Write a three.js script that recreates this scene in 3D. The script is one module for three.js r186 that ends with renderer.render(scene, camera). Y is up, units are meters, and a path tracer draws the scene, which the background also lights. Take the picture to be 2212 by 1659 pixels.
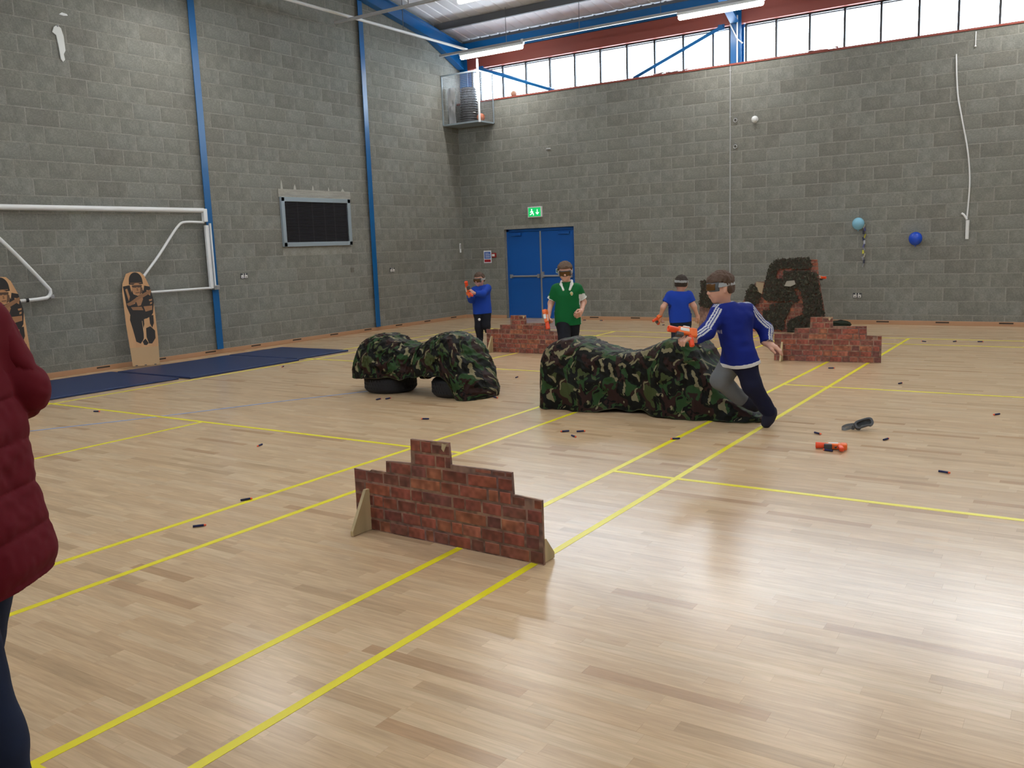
import * as THREE from 'three';
import { RoundedBoxGeometry } from 'three/addons/geometries/RoundedBoxGeometry.js';
import { mergeGeometries } from 'three/addons/utils/BufferGeometryUtils.js';
import { RectAreaLightUniformsLib } from 'three/addons/lights/RectAreaLightUniformsLib.js';

// ------------------------------------------------------------------ camera, sky, exposure
const scene = new THREE.Scene();
const camera = new THREE.PerspectiveCamera(47.063, 2212 / 1659, 0.05, 200);
camera.rotation.order = 'YXZ';
camera.position.set(2.6752, 1.523, 7.1935);
camera.rotation.set(-0.15388, 0.58352, -0.03616);
camera.updateMatrixWorld(true);
const renderer = new THREE.WebGLRenderer({ antialias: true });
renderer.toneMapping = THREE.LinearToneMapping;
renderer.toneMappingExposure = 1.12;
renderer.shadowMap.enabled = true;
RectAreaLightUniformsLib.init();
scene.background = new THREE.Color().setRGB(0.74, 0.87, 1.0);          // overcast white sky
scene.backgroundIntensity = 16;
const LAMP_POWER = 60;

// ------------------------------------------------------------------ small helpers
let seed = 20240611;
const rnd = () => { seed = (seed * 1664525 + 1013904223) >>> 0; return seed / 4294967296; };
const rr = (a, b) => a + (b - a) * rnd();
const V3 = (x, y, z) => new THREE.Vector3(x, y, z);
const lerp = (a, b, t) => a + (b - a) * t;
const clamp = (v, a, b) => Math.min(b, Math.max(a, v));
const smooth = (a, b, x) => { const t = clamp((x - a) / (b - a), 0, 1); return t * t * (3 - 2 * t); };
function hash3(x, y, z) { let h = Math.imul(x, 374761393) ^ Math.imul(y, 668265263) ^ Math.imul(z, 2147483647 - 1274126177); h = Math.imul(h ^ (h >>> 13), 1274126177); return ((h ^ (h >>> 16)) >>> 0) / 4294967296; }
function noise(x, y, z = 0) {
  const X = Math.floor(x), Y = Math.floor(y), Z = Math.floor(z), f = (t) => t * t * (3 - 2 * t);
  const u = f(x - X), v = f(y - Y), w = f(z - Z);
  const c = (i, j, k) => hash3(X + i, Y + j, Z + k);
  return lerp(lerp(lerp(c(0, 0, 0), c(1, 0, 0), u), lerp(c(0, 1, 0), c(1, 1, 0), u), v), lerp(lerp(c(0, 0, 1), c(1, 0, 1), u), lerp(c(0, 1, 1), c(1, 1, 1), u), v), w);
}
// noise that repeats every px, py cells
function tnoise(x, y, px, py, s = 0) {
  const X = Math.floor(x), Y = Math.floor(y), f = (t) => t * t * (3 - 2 * t), u = f(x - X), v = f(y - Y);
  const c = (i, j) => hash3((((X + i) % px) + px) % px, (((Y + j) % py) + py) % py, s);
  return lerp(lerp(c(0, 0), c(1, 0), u), lerp(c(0, 1), c(1, 1), u), v);
}
function tex(w, h, fn, srgb = true) {
  const d = new Uint8Array(w * h * 4);
  for (let j = 0; j < h; j++) for (let i = 0; i < w; i++) {
    const c = fn(i / w, j / h, i, j), k = (j * w + i) * 4;
    d[k] = clamp(c[0], 0, 1) * 255; d[k + 1] = clamp(c[1], 0, 1) * 255; d[k + 2] = clamp(c[2], 0, 1) * 255; d[k + 3] = 255;
  }
  const t = new THREE.DataTexture(d, w, h); t.wrapS = t.wrapT = THREE.RepeatWrapping; t.magFilter = THREE.LinearFilter; t.minFilter = THREE.LinearMipmapLinearFilter;
  t.generateMipmaps = true; if (srgb) t.colorSpace = THREE.SRGBColorSpace; t.needsUpdate = true; return t;
}
const mat = (o) => new THREE.MeshStandardMaterial(Object.assign({ roughness: 0.7, metalness: 0 }, o));
const cloth = (o) => new THREE.MeshPhysicalMaterial(Object.assign({ roughness: 0.85, metalness: 0, specularIntensity: 0.3 }, o));
const lin = (r, g, b) => new THREE.Color().setRGB(r, g, b);
const counts = {};
function numbered(n) { const k = counts[n] = (counts[n] ?? -1) + 1; return k ? n + '_' + String(k).padStart(3, '0') : n; }
function shade(o) { o.traverse((m) => { if (m.isMesh) { m.castShadow = true; m.receiveShadow = true; } }); }
function thing(name, label, category, pos = [0, 0, 0], turn = 0, group) {
  const o = new THREE.Group(); o.name = numbered(name); o.position.set(...pos); o.rotation.y = turn; o.userData = { label, category };
  if (group) o.userData.group = group; scene.add(o); return o;
}
function structure(name) { const o = new THREE.Group(); o.name = name; o.userData = { kind: 'structure' }; scene.add(o); return o; }
function part(parent, name, geo, m, pos, rot, label) {
  const o = new THREE.Mesh(geo, m); o.name = name; if (pos) o.position.set(...pos); if (rot) o.rotation.set(...rot);
  if (label) o.userData.label = label; parent.add(o); return o;
}
const box = (w, h, d, x = 0, y = 0, z = 0) => new THREE.BoxGeometry(w, h, d).translate(x, y, z);
const rbox = (w, h, d, r = 0.004, x = 0, y = 0, z = 0) => new RoundedBoxGeometry(w, h, d, 2, Math.min(r, w / 2.01, h / 2.01, d / 2.01)).translate(x, y, z);
function merge(list) { return mergeGeometries(list.map((g) => { const n = g.index ? g.toNonIndexed() : g; for (const k of Object.keys(n.attributes)) if (!['position', 'normal', 'uv'].includes(k)) n.deleteAttribute(k); return n; })); }
function tube(pts, r, seg = 8, n) {
  const P = pts.map((p) => p.isVector3 ? p : V3(...p)), path = new THREE.CurvePath();
  for (let i = 1; i < P.length; i++) path.add(new THREE.LineCurve3(P[i - 1], P[i]));
  if (P.length === 2) { return new THREE.TubeGeometry(new THREE.LineCurve3(P[0], P[1]), 1, r, seg).toNonIndexed(); }
  return new THREE.TubeGeometry(new THREE.CatmullRomCurve3(P, false, 'centripetal'), n ?? P.length * 6, r, seg);
}
function bar(a, b, w, h) { // box from a to b
  const A = V3(...a), B = V3(...b), L = A.distanceTo(B), g = new THREE.BoxGeometry(w, h, L);
  const q = new THREE.Quaternion().setFromUnitVectors(V3(0, 0, 1), B.clone().sub(A).normalize());
  return g.applyQuaternion(q).translate((A.x + B.x) / 2, (A.y + B.y) / 2, (A.z + B.z) / 2);
}
function prism(pts, depth, bevel = 0) { // outline in x, y extruded along z, centred on z = 0
  const s = new THREE.Shape(pts.map((p) => new THREE.Vector2(...p)));
  return new THREE.ExtrudeGeometry(s, { depth: depth - 2 * bevel, bevelEnabled: bevel > 0, bevelSize: bevel, bevelThickness: bevel, bevelSegments: 1, bevelOffset: -bevel }).translate(0, 0, -depth / 2 + bevel);
}

// ------------------------------------------------------------------ textures
const grainTex = tex(512, 512, (u, v) => {
  const a = tnoise(u * 6, v * 90, 6, 90, 1), b = tnoise(u * 14, v * 200, 14, 200, 2), c = tnoise(u * 3, v * 12, 3, 12, 3), k = 0.86 + 0.07 * a + 0.05 * b + 0.06 * c;
  return [k, k * 0.985, k * 0.965];
});
const blockTex = tex(512, 512, (u, v) => {
  const a = tnoise(u * 160, v * 160, 160, 160, 4), b = tnoise(u * 60, v * 60, 60, 60, 5), c = tnoise(u * 9, v * 9, 9, 9, 6), k = 0.76 + 0.12 * a + 0.09 * b + 0.1 * c;
  return [k, k, k * 0.99];
});
const blockBump = tex(512, 512, (u, v) => { const k = 0.5 * tnoise(u * 160, v * 160, 160, 160, 4) + 0.5 * tnoise(u * 70, v * 70, 70, 70, 9); return [k, k, k]; }, false);
const brickTex = tex(256, 256, (u, v) => {
  const a = tnoise(u * 50, v * 50, 50, 50, 11), b = tnoise(u * 18, v * 18, 18, 18, 12), c = tnoise(u * 5, v * 5, 5, 5, 13), k = 0.5 + 0.26 * a + 0.28 * b;
  return [k + 0.1 * c, k * (0.9 + 0.16 * c), k * 0.92];
});
const plyTex = tex(256, 256, (u, v) => { const k = 0.82 + 0.1 * tnoise(u * 40, v * 4, 40, 4, 21) + 0.08 * tnoise(u * 9, v * 2, 9, 2, 22); return [k, k * 0.98, k * 0.94]; });
const clothBump = tex(256, 256, (u, v) => { const k = 0.5 + 0.25 * Math.sin(u * 2 * Math.PI * 64) * Math.sin(v * 2 * Math.PI * 64) + 0.25 * tnoise(u * 32, v * 32, 32, 32, 31); return [k, k, k]; }, false);
// four-colour disruptive pattern: brushed blobs of green, dark brown and sand over near-black
const camoTex = tex(1024, 1024, (u, v) => {
  const wx = tnoise(u * 10, v * 10, 10, 10, 41) - 0.5, wy = tnoise(u * 10, v * 10, 10, 10, 42) - 0.5, fx = tnoise(u * 60, v * 60, 60, 60, 43) - 0.5;
  const U = u + wx * 0.13 + fx * 0.012, W = v + wy * 0.13 - fx * 0.01;
  const sand = tnoise(U * 22 + 0.3, W * 13, 22, 13, 44), green = tnoise(U * 12, W * 12, 12, 12, 45), brown = tnoise(U * 14, W * 10, 14, 10, 46), olive = tnoise(U * 17, W * 15, 17, 15, 47), brush = tnoise(U * 46, W * 30, 46, 30, 48);
  let c = [0.09, 0.095, 0.085];
  if (green + 0.14 * (brush - 0.5) > 0.6) c = [0.19, 0.30, 0.17];
  if (olive + 0.14 * (brush - 0.5) > 0.69) c = [0.28, 0.32, 0.19];
  if (brown + 0.12 * (brush - 0.5) > 0.66) c = [0.20, 0.13, 0.12];
  if (sand + 0.16 * (brush - 0.5) > 0.745) c = [0.54, 0.51, 0.39];
  if (tnoise(U * 30, W * 21, 30, 21, 49) > 0.74) c = [0.07, 0.07, 0.07];
  return c;
});

// ------------------------------------------------------------------ materials
const M = {
  mortar: mat({ color: lin(0.325, 0.32, 0.285), roughness: 0.95, map: blockTex }),
  skirting: mat({ color: lin(0.52, 0.30, 0.17), roughness: 0.4, map: grainTex }),
  slot: mat({ color: lin(0.05, 0.035, 0.025), roughness: 0.8 }),
  blue: mat({ color: lin(0.005, 0.105, 0.30), roughness: 0.28 }),
  doorBlue: mat({ color: lin(0.002, 0.09, 0.38), roughness: 0.42 }),
  red: mat({ color: lin(0.27, 0.055, 0.035), roughness: 0.5 }),
  dark: mat({ color: lin(0.012, 0.012, 0.014), roughness: 0.6 }),
  purlin: mat({ color: lin(0.12, 0.12, 0.125), roughness: 0.55 }),
  liner: mat({ color: lin(0.76, 0.75, 0.77), roughness: 0.5 }),
  white: mat({ color: lin(0.76, 0.78, 0.78), roughness: 0.35 }),
  conduit: mat({ color: lin(0.4, 0.4, 0.4), roughness: 0.4 }),
  steel: mat({ color: lin(0.42, 0.43, 0.45), roughness: 0.35, metalness: 0.7 }),
  greyFrame: mat({ color: lin(0.30, 0.36, 0.40), roughness: 0.45, metalness: 0.2 }),
  glass: new THREE.MeshPhysicalMaterial({ color: 0xffffff, roughness: 0.0, transmission: 1, thickness: 0, ior: 1.45 }),
  line: mat({ color: lin(0.84, 0.75, 0.02), roughness: 0.33 }),
  lineBlue: mat({ color: lin(0.28, 0.38, 0.62), roughness: 0.33 }),
  ply: mat({ color: lin(0.66, 0.55, 0.34), roughness: 0.7, map: plyTex }),
  board: mat({ color: lin(0.36, 0.25, 0.21), roughness: 0.75, map: brickTex }),
  camo: cloth({ color: lin(0.78, 0.78, 0.78), map: camoTex, roughness: 0.62, side: THREE.DoubleSide, bumpMap: clothBump, bumpScale: 0.0012 }),
  rubber: mat({ color: lin(0.012, 0.012, 0.014), roughness: 0.75 }),
  mat: mat({ color: lin(0.012, 0.03, 0.105), roughness: 0.42 }),
  orange: mat({ color: lin(0.86, 0.16, 0.025), roughness: 0.4 }),
  deepOrange: mat({ color: lin(0.80, 0.07, 0.012), roughness: 0.38 }),
  plasticWhite: mat({ color: lin(0.75, 0.75, 0.73), roughness: 0.35 }),
  plasticGrey: mat({ color: lin(0.055, 0.06, 0.065), roughness: 0.45 }),
  foam: mat({ color: lin(0.012, 0.016, 0.075), roughness: 0.85 }),
  dartTip: mat({ color: lin(0.82, 0.12, 0.04), roughness: 0.6 }),
  skin: mat({ color: lin(0.60, 0.33, 0.24), roughness: 0.55 }),
  skin2: mat({ color: lin(0.52, 0.28, 0.21), roughness: 0.55 }),
  hair: mat({ color: lin(0.075, 0.042, 0.026), roughness: 0.75 }),
  hairDark: mat({ color: lin(0.028, 0.018, 0.013), roughness: 0.75 }),
  strap: mat({ color: lin(0.30, 0.31, 0.31), roughness: 0.7 }),
  lens: mat({ color: lin(0.10, 0.045, 0.012), roughness: 0.15 }),
  black: cloth({ color: lin(0.012, 0.013, 0.018), roughness: 0.8 }),
};
const blockTones = [[0.258, 0.26, 0.232], [0.246, 0.246, 0.218], [0.27, 0.272, 0.246], [0.234, 0.231, 0.204], [0.264, 0.267, 0.242], [0.252, 0.251, 0.222]];
M.block = blockTones.map((c) => mat({ color: lin(...c), roughness: 0.92, map: blockTex, bumpMap: blockBump, bumpScale: 0.002 }));
M.blockField = mat({ color: 0xffffff, vertexColors: true, roughness: 0.92, map: blockTex, bumpMap: blockBump, bumpScale: 0.002 });
const plankTones = [[0.668, 0.501, 0.321], [0.693, 0.526, 0.342], [0.649, 0.479, 0.304], [0.705, 0.544, 0.36], [0.58, 0.425, 0.265], [0.674, 0.498, 0.314], [0.53, 0.36, 0.215], [0.687, 0.513, 0.329]];
const floorLook = { roughness: 0.225, map: grainTex };
M.plank = plankTones.map((c) => mat({ color: lin(...c), ...floorLook }));
M.plankField = mat({ color: 0xffffff, vertexColors: true, ...floorLook });
const plankTone = () => { const r = rnd(); return r < 0.2 ? 0 : r < 0.38 ? 1 : r < 0.52 ? 2 : r < 0.66 ? 3 : r < 0.73 ? 4 : r < 0.86 ? 5 : r < 0.895 ? 6 : 7; };

// is a point inside the photograph's frame?
const inFrame = (x, y, z) => { const p = V3(x, y, z).project(camera); return p.z < 1 && Math.abs(p.x) < 1.03 && Math.abs(p.y) < 1.03; };

// ------------------------------------------------------------------ floor of hardwood strips
const XL = -9.03, XR = 9.1, ZF = -8.78, ZN = 8.78;
const floor = structure('floor');
part(floor, 'subfloor', box(XR - XL + 0.6, 0.12, ZN - ZF + 0.6, (XL + XR) / 2, -0.073, (ZN + ZF) / 2), mat({ color: lin(0.34, 0.22, 0.12), roughness: 0.9 }));
{
  const W = 0.0646, GAP = 0.0003, T = 0.013, strips = [];
  const rows = Math.ceil((ZN - ZF) / W);
  for (let r = 0; r < rows; r++) {
    const z0 = ZF + r * W; let x = XL - rr(0, 0.5);
    while (x < XR) { const L = rr(0.34, 0.74); strips.push({ x0: Math.max(XL, x), x1: Math.min(XR, x + L), z: z0 + W / 2, t: plankTone() }); x += L; }
  }
  const cam = camera.position;
  for (const s of strips) { const cx = (s.x0 + s.x1) / 2; s.d = inFrame(cx, 0, s.z) ? Math.hypot(cx - cam.x, s.z - cam.z) : 1e9; }
  strips.sort((a, b) => a.d - b.d);
  const stripGeo = (L, u0, v0) => { // top and four sides
    const h = W / 2 - GAP / 2, l = L / 2 - GAP / 2, g = new THREE.BoxGeometry(2 * l, T, 2 * h).translate(0, -T / 2, 0);
    const p = g.attributes.position, uv = g.attributes.uv; for (let i = 0; i < p.count; i++) uv.setXY(i, u0 + p.getX(i) / 0.8, v0 + p.getZ(i) / 0.8 + p.getY(i)); return g;
  };
  strips.slice(0, 300).forEach((s) => part(floor, 'plank', stripGeo(s.x1 - s.x0, rnd(), rnd()), M.plank[s.t], [(s.x0 + s.x1) / 2, 0, s.z]));
  const pos = [], nor = [], uv = [], col = [];
  for (const s of strips.slice(300)) {
    const g = stripGeo(s.x1 - s.x0, rnd(), rnd()).toNonIndexed(), p = g.attributes.position, n = g.attributes.normal, w = g.attributes.uv, c = plankTones[s.t], cx = (s.x0 + s.x1) / 2;
    for (let i = 0; i < p.count; i++) { if (n.getY(i) < -0.5) continue; pos.push(p.getX(i) + cx, p.getY(i), p.getZ(i) + s.z); nor.push(n.getX(i), n.getY(i), n.getZ(i)); uv.push(w.getX(i), w.getY(i)); col.push(...c); }
  }
  const g = new THREE.BufferGeometry(); g.setAttribute('position', new THREE.Float32BufferAttribute(pos, 3)); g.setAttribute('normal', new THREE.Float32BufferAttribute(nor, 3)); g.setAttribute('uv', new THREE.Float32BufferAttribute(uv, 2)); g.setAttribute('color', new THREE.Float32BufferAttribute(col, 3));
  part(floor, 'planks', g, M.plankField).userData.kind = 'stuff';
}
// painted court lines, 40 mm wide
{
  const Y = 0.0006, T = 0.0012, w = 0.04;
  const zl = (x, z0, z1) => part(floor, 'court_line', box(w, T, Math.abs(z1 - z0), x, Y, (z0 + z1) / 2), M.line);
  const xl = (z, x0, x1) => part(floor, 'court_line', box(Math.abs(x1 - x0), T, w, (x0 + x1) / 2, Y + 0.0001, z), M.line);
  for (const [a, b] of [[0, 6.1], [-1.222 - 6.1, -1.222]]) {
    for (const x of [a + 0.02, a + 0.48, b - 0.48, b - 0.02]) zl(x, -6.7, 6.7);
    for (const s of [-1, 1]) { for (const z of [1.98, 5.94, 6.68]) xl(s * z, a, b); zl((a + b) / 2, s * 1.98, s * 6.7); }
  }
  const pts = [[-5.62, 3.25], [-5.424, 2.862], [-5.025, 2.144], [-4.761, 1.593], [-4.447, 0.9], [-4.052, 0.122], [-3.75, -0.5]].map(([x, z]) => V3(x, 0, z));
  const cv = new THREE.CatmullRomCurve3(pts), N = 24, pos = [], idx = [];
  for (let i = 0; i <= N; i++) { const p = cv.getPointAt(i / N), t = cv.getTangentAt(i / N); for (const s of [-1, 1]) pos.push(p.x - t.z * s * 0.02, 0.0009, p.z + t.x * s * 0.02); if (i < N) { const k = i * 2; idx.push(k, k + 1, k + 2, k + 1, k + 3, k + 2); } }
  const g = new THREE.BufferGeometry(); g.setAttribute('position', new THREE.Float32BufferAttribute(pos, 3)); g.setIndex(idx); g.computeVertexNormals();
  part(floor, 'court_line', g, M.lineBlue, null, null, 'pale blue painted line');
}

// ------------------------------------------------------------------ concrete block walls
const roofTop = (z) => 5.80 + 0.18 * (9.1 - Math.abs(z));           // top of the rafters
const geoCache = {};
function blockGeo(w, h, key = 0, proud = 0.006, bev = 0.004) {
  const k = [w.toFixed(3), h.toFixed(3), key, proud, bev].join();
  if (geoCache[k]) return geoCache[k];
  const u0 = hash3(key, 5, 1), v0 = hash3(key, 9, 2), a = w / 2, b = h / 2, P = [], U = [], I = [];
  const ring = (x, y, z) => { const s = P.length / 3; for (const [i, j] of [[-1, -1], [1, -1], [1, 1], [-1, 1]]) { P.push(i * x, j * y, z); U.push(u0 + i * x, v0 + j * y); } return s; };
  const r0 = ring(a, b, -0.01), r1 = ring(a, b, proud - bev), r2 = ring(a - bev, b - bev, proud);
  for (const [p, q] of [[r0, r1], [r1, r2]]) for (let i = 0; i < 4; i++) { const j = (i + 1) % 4; I.push(p + i, p + j, q + j, p + i, q + j, q + i); }
  I.push(r2, r2 + 1, r2 + 2, r2, r2 + 2, r2 + 3);
  let g = new THREE.BufferGeometry(); g.setAttribute('position', new THREE.Float32BufferAttribute(P, 3)); g.setAttribute('uv', new THREE.Float32BufferAttribute(U, 2)); g.setIndex(I);
  g = g.toNonIndexed(); g.computeVertexNormals(); return geoCache[k] = g;
}
// place(s, y) gives the world position of a point s along the wall; turn is the blocks' rotation about y
function layBlocks(wall, s0, s1, yTop, place, turn, holes, seedKey) {
  const list = [], J = 0.01;
  for (let k = -1; k < 32; k++) {
    const y0 = Math.max(0, 0.173 + 0.225 * k), y1 = 0.173 + 0.225 * (k + 1) - J; if (y1 - y0 < 0.03) continue;
    for (let s = s0 - (k % 2 ? 0.225 : 0); s < s1; s += 0.45) {
      let segs = [[Math.max(s0, s), Math.min(s1, s + 0.44)]];
      for (const [h0, h1, g0, g1] of holes) if (y1 > g0 + 0.01 && y0 < g1 - 0.01) segs = segs.flatMap(([a, b]) => [[a, Math.min(b, h0)], [Math.max(a, h1), b]]);
      for (const [a, b] of segs) {
        if (b - a < 0.04) continue;
        const top = Math.min(yTop(a), yTop(b)); if (y0 > top - 0.05) continue;
        const yt = Math.min(y1, top), p = place((a + b) / 2, (y0 + yt) / 2), d = inFrame(p.x, p.y, p.z) ? p.distanceTo(camera.position) : 1e9;
        const h = hash3(Math.round(a * 40), k, seedKey); list.push({ w: b - a, h: yt - y0, p, d, t: Math.floor(h * 6), v: Math.floor(hash3(k, Math.round(a * 40), 3) * 5) });
      }
    }
  }
  list.sort((a, b) => a.d - b.d);
  list.slice(0, 300).forEach((o) => { const m = part(wall, 'block', blockGeo(o.w, o.h, o.v), M.block[o.t], o.p.toArray()); m.rotation.y = turn; });
  const parts = list.slice(300).map((o) => {
    const g = blockGeo(o.w, o.h, o.v).clone(), n = g.attributes.position.count, c = new Float32Array(n * 3); for (let i = 0; i < n; i++) c.set(blockTones[o.t], i * 3);
    g.setAttribute('color', new THREE.BufferAttribute(c, 3)); return g.rotateY(turn).translate(o.p.x, o.p.y, o.p.z);
  });
  if (parts.length) part(wall, 'blocks', mergeGeometries(parts), M.blockField).userData.kind = 'stuff';
}
const uvMetres = (g) => { const p = g.attributes.position, u = g.attributes.uv, n = g.attributes.normal; for (let i = 0; i < p.count; i++) Math.abs(n.getX(i)) > 0.5 ? u.setXY(i, p.getZ(i), p.getY(i)) : u.setXY(i, p.getX(i), p.getY(i)); return g; };

const DOOR = [-7.93, -6.23, 0, 1.9];
const VENT = [3.53, 5.23, 1.667, 2.648];                                   // as distance -z along the left wall
const wallFar = structure('wall_far');
part(wallFar, 'mortar_bed', uvMetres(merge([box(DOOR[0] - XL + 0.25, 4.585, 0.25, (DOOR[0] + XL - 0.25) / 2, 2.2925, ZF - 0.127), box(XR + 0.25 - DOOR[1], 4.585, 0.25, (XR + 0.25 + DOOR[1]) / 2, 2.2925, ZF - 0.127), box(DOOR[1] - DOOR[0], 4.585 - DOOR[3], 0.25, (DOOR[0] + DOOR[1]) / 2, (4.585 + DOOR[3]) / 2, ZF - 0.127)])), M.mortar);
layBlocks(wallFar, XL, XR, () => 4.583, (s, y) => V3(s, y, ZF - 0.006), 0, [DOOR], 1);
const wallLeft = structure('wall_left');
{
  const out = [[-ZN - 0.4, -0.1], [-ZF + 0.4, -0.1], [-ZF + 0.4, roofTop(9.18) + 0.14], [0, roofTop(0) + 0.14], [-ZN - 0.4, roofTop(9.18) + 0.14]];
  part(wallLeft, 'mortar_bed', uvMetres(prism(out, 0.25).rotateY(Math.PI / 2).translate(XL - 0.127, 0, 0)), M.mortar);
  layBlocks(wallLeft, -ZN, -ZF, (s) => roofTop(-s) + 0.12, (s, y) => V3(XL - 0.006, y, -s), Math.PI / 2, [VENT], 2);
}
const wallRight = structure('wall_right');
part(wallRight, 'mortar_bed', uvMetres(prism([[-ZN - 0.4, -0.1], [-ZF + 0.4, -0.1], [-ZF + 0.4, roofTop(9.18) + 0.14], [0, roofTop(0) + 0.14], [-ZN - 0.4, roofTop(9.18) + 0.14]], 0.25).rotateY(Math.PI / 2).translate(XR + 0.125, 0, 0)), M.block[0]);
const wallNear = structure('wall_near');
part(wallNear, 'mortar_bed', uvMetres(box(XR - XL + 0.5, 4.585, 0.25, (XL + XR) / 2, 2.2925, ZN + 0.125)), M.block[0]);

// skirting boards with vent slots
{
  const far = structure('baseboard_far'), left = structure('baseboard_left');
  for (const [a, b] of [[XL + 0.02, DOOR[0]], [DOOR[1], XR]]) part(far, 'board', rbox(b - a, 0.07, 0.02, 0.004, (a + b) / 2, 0.035, ZF + 0.01), M.skirting);
  for (let x = -9 + 0.45; x < XR - 0.3; x += 0.92) if (x < DOOR[0] - 0.1 || x > DOOR[1] + 0.1) part(far, 'vent_slot', box(0.2, 0.022, 0.004, x, 0.047, ZF + 0.0195), M.slot);
  part(left, 'board', rbox(0.02, 0.07, ZN - ZF, 0.004, XL + 0.01, 0.035, (ZN + ZF) / 2), M.skirting);
  for (let z = ZF + 0.5; z < ZN - 0.3; z += 0.92) part(left, 'vent_slot', box(0.004, 0.022, 0.2, XL + 0.0195, 0.047, z), M.slot);
}

// ------------------------------------------------------------------ clerestory windows, eaves steel
const eaves = [];
for (const side of [-1, 1]) {
  const z0 = side * 8.78, o = side;                                  // o points outwards
  const nm = side < 0 ? 'far' : 'near';
  const sill = structure(side < 0 ? 'trim_1' : 'trim_2');
  part(sill, 'window_sill', rbox(XR - XL + 0.2, 0.035, 0.34, 0.004, (XL + XR) / 2, 4.603, z0 + o * 0.155), M.red);
  const head = structure(side < 0 ? 'trim_3' : 'trim_4');
  part(head, 'header_channel', merge([rbox(XR - XL + 0.3, 0.31, 0.012, 0.003, (XL + XR) / 2, 5.475, z0 + o * 0.16), rbox(XR - XL + 0.3, 0.016, 0.11, 0.003, (XL + XR) / 2, 5.325, z0 + o * 0.21), rbox(XR - XL + 0.3, 0.016, 0.11, 0.003, (XL + XR) / 2, 5.625, z0 + o * 0.21)]), M.red);
  part(head, 'eaves_tube', rbox(XR - XL + 0.3, 0.24, 0.1, 0.02, (XL + XR) / 2, 5.76, z0 + o * 0.21), M.blue);
  part(head, 'eaves_closer', box(XR - XL + 0.3, 0.18, 0.05, (XL + XR) / 2, 5.93, z0 + o * 0.32), M.purlin);
  part(head, 'cladding', box(XR - XL + 0.6, 0.8, 0.04, (XL + XR) / 2, 5.69, z0 + o * 0.40), M.purlin);
  const bays = [[-8.78, -3.05], [-2.75, 2.95], [3.25, 9.0]];
  bays.forEach(([a, b], i) => {
    const w = structure('window_' + (side < 0 ? i + 1 : i + 4)), zg = z0 + o * 0.27;
    const xs = [a]; for (let k = -14; k < 18; k++) { const x = -0.476 + 0.578 * k; if (x > a + 0.12 && x < b - 0.12) xs.push(x); } xs.push(b);
    part(w, 'frame', merge([box(b - a, 0.03, 0.05, (a + b) / 2, 4.632, zg), box(b - a, 0.03, 0.05, (a + b) / 2, 5.305, zg)]), M.dark);
    xs.forEach((x) => part(w, 'mullion', box(0.034, 0.66, 0.05, x, 4.968, zg), M.dark));
    for (let j = 1; j < xs.length; j++) part(w, 'pane', box(xs[j] - xs[j - 1] - 0.034, 0.645, 0.004, (xs[j] + xs[j - 1]) / 2, 4.968, zg), M.glass);
  });
}

// ------------------------------------------------------------------ roof
{
  const roof = structure('ceiling');
  const y = (z) => roofTop(z) + 0.16, zE = 9.18, L = XR - XL + 0.5;
  const rib = 0.25, n = Math.round(L / rib), pts = [];                       // liner sheet folded along the slope
  for (let i = 0; i < n; i++) { const x = XL - 0.25 + i * rib; pts.push([x, 0], [x + 0.19, 0], [x + 0.205, 0.012], [x + 0.235, 0.012]); }
  pts.push([XL - 0.25 + L, 0], [XL - 0.25 + L, 0.06], [XL - 0.25, 0.06]);
  for (const s of [-1, 1]) {
    const len = Math.hypot(zE, 0.18 * zE), g = prism(pts, len).translate(0, 0, len / 2).rotateX(s * Math.atan(0.18)).translate(0, s < 0 ? y(zE) : y(0), s < 0 ? -zE : 0);
    part(roof, 'liner_sheet', g, M.liner);
  }
  part(roof, 'ridge_cap', box(L, 0.05, 0.3, (XL + XR) / 2, y(0) + 0.05, 0), M.liner);
  for (const s of [-1, 1]) for (const z of [8.1, 6.45, 4.8, 3.15, 1.5, 0.2]) part(roof, 'purlin', merge([box(XR - XL, 0.15, 0.012, (XL + XR) / 2, roofTop(z) + 0.077, s * z), box(XR - XL, 0.012, 0.06, (XL + XR) / 2, roofTop(z) + 0.006, s * z + 0.03), box(XR - XL, 0.012, 0.06, (XL + XR) / 2, roofTop(z) + 0.148, s * z - 0.03)]), M.purlin);
}
// portal frames: raking I-section rafters with haunches on columns
function portal(x, label) {
  const t = thing('portal_frame', label, 'steel frame', [x, 0, 0], 0);
  const dep = 0.25;
  for (const s of [-1, 1]) {
    const zE = 9.1, web = prism([[-zE, roofTop(zE) - 0.01], [0, roofTop(0) - 0.01], [0, roofTop(0) - dep + 0.01], [-7.75, roofTop(7.75) - dep + 0.01], [-8.82, 5.33], [-zE, 5.33]], 0.014);
    const R = (g) => g.rotateY(s < 0 ? -Math.PI / 2 : Math.PI / 2);
    const fl = (a, b) => bar([0, a[1], s * a[0]], [0, b[1], s * b[0]], 0.15, 0.016);
    part(t, 'rafter', merge([R(web), fl([zE, roofTop(zE) - 0.008], [0, roofTop(0) - 0.008]), fl([7.75, roofTop(7.75) - dep + 0.008], [0, roofTop(0) - dep + 0.008]), fl([8.84, 5.33], [7.75, roofTop(7.75) - dep + 0.008])]), M.blue);
    part(t, 'column', merge([box(0.2, 1.1, 0.012, 0, 5.172, s * 8.93), box(0.014, 1.1, 0.15, 0, 5.172, s * 9.005), box(0.2, 1.1, 0.012, 0, 5.172, s * 9.08)]), M.blue);
  }
  return t;
}
portal(-8.93, 'blue steel portal rafter running up along the left block wall');
portal(-2.9, 'blue steel portal column and rafter between the two window bays');
portal(3.1, 'blue steel portal frame right of the picture');
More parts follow.
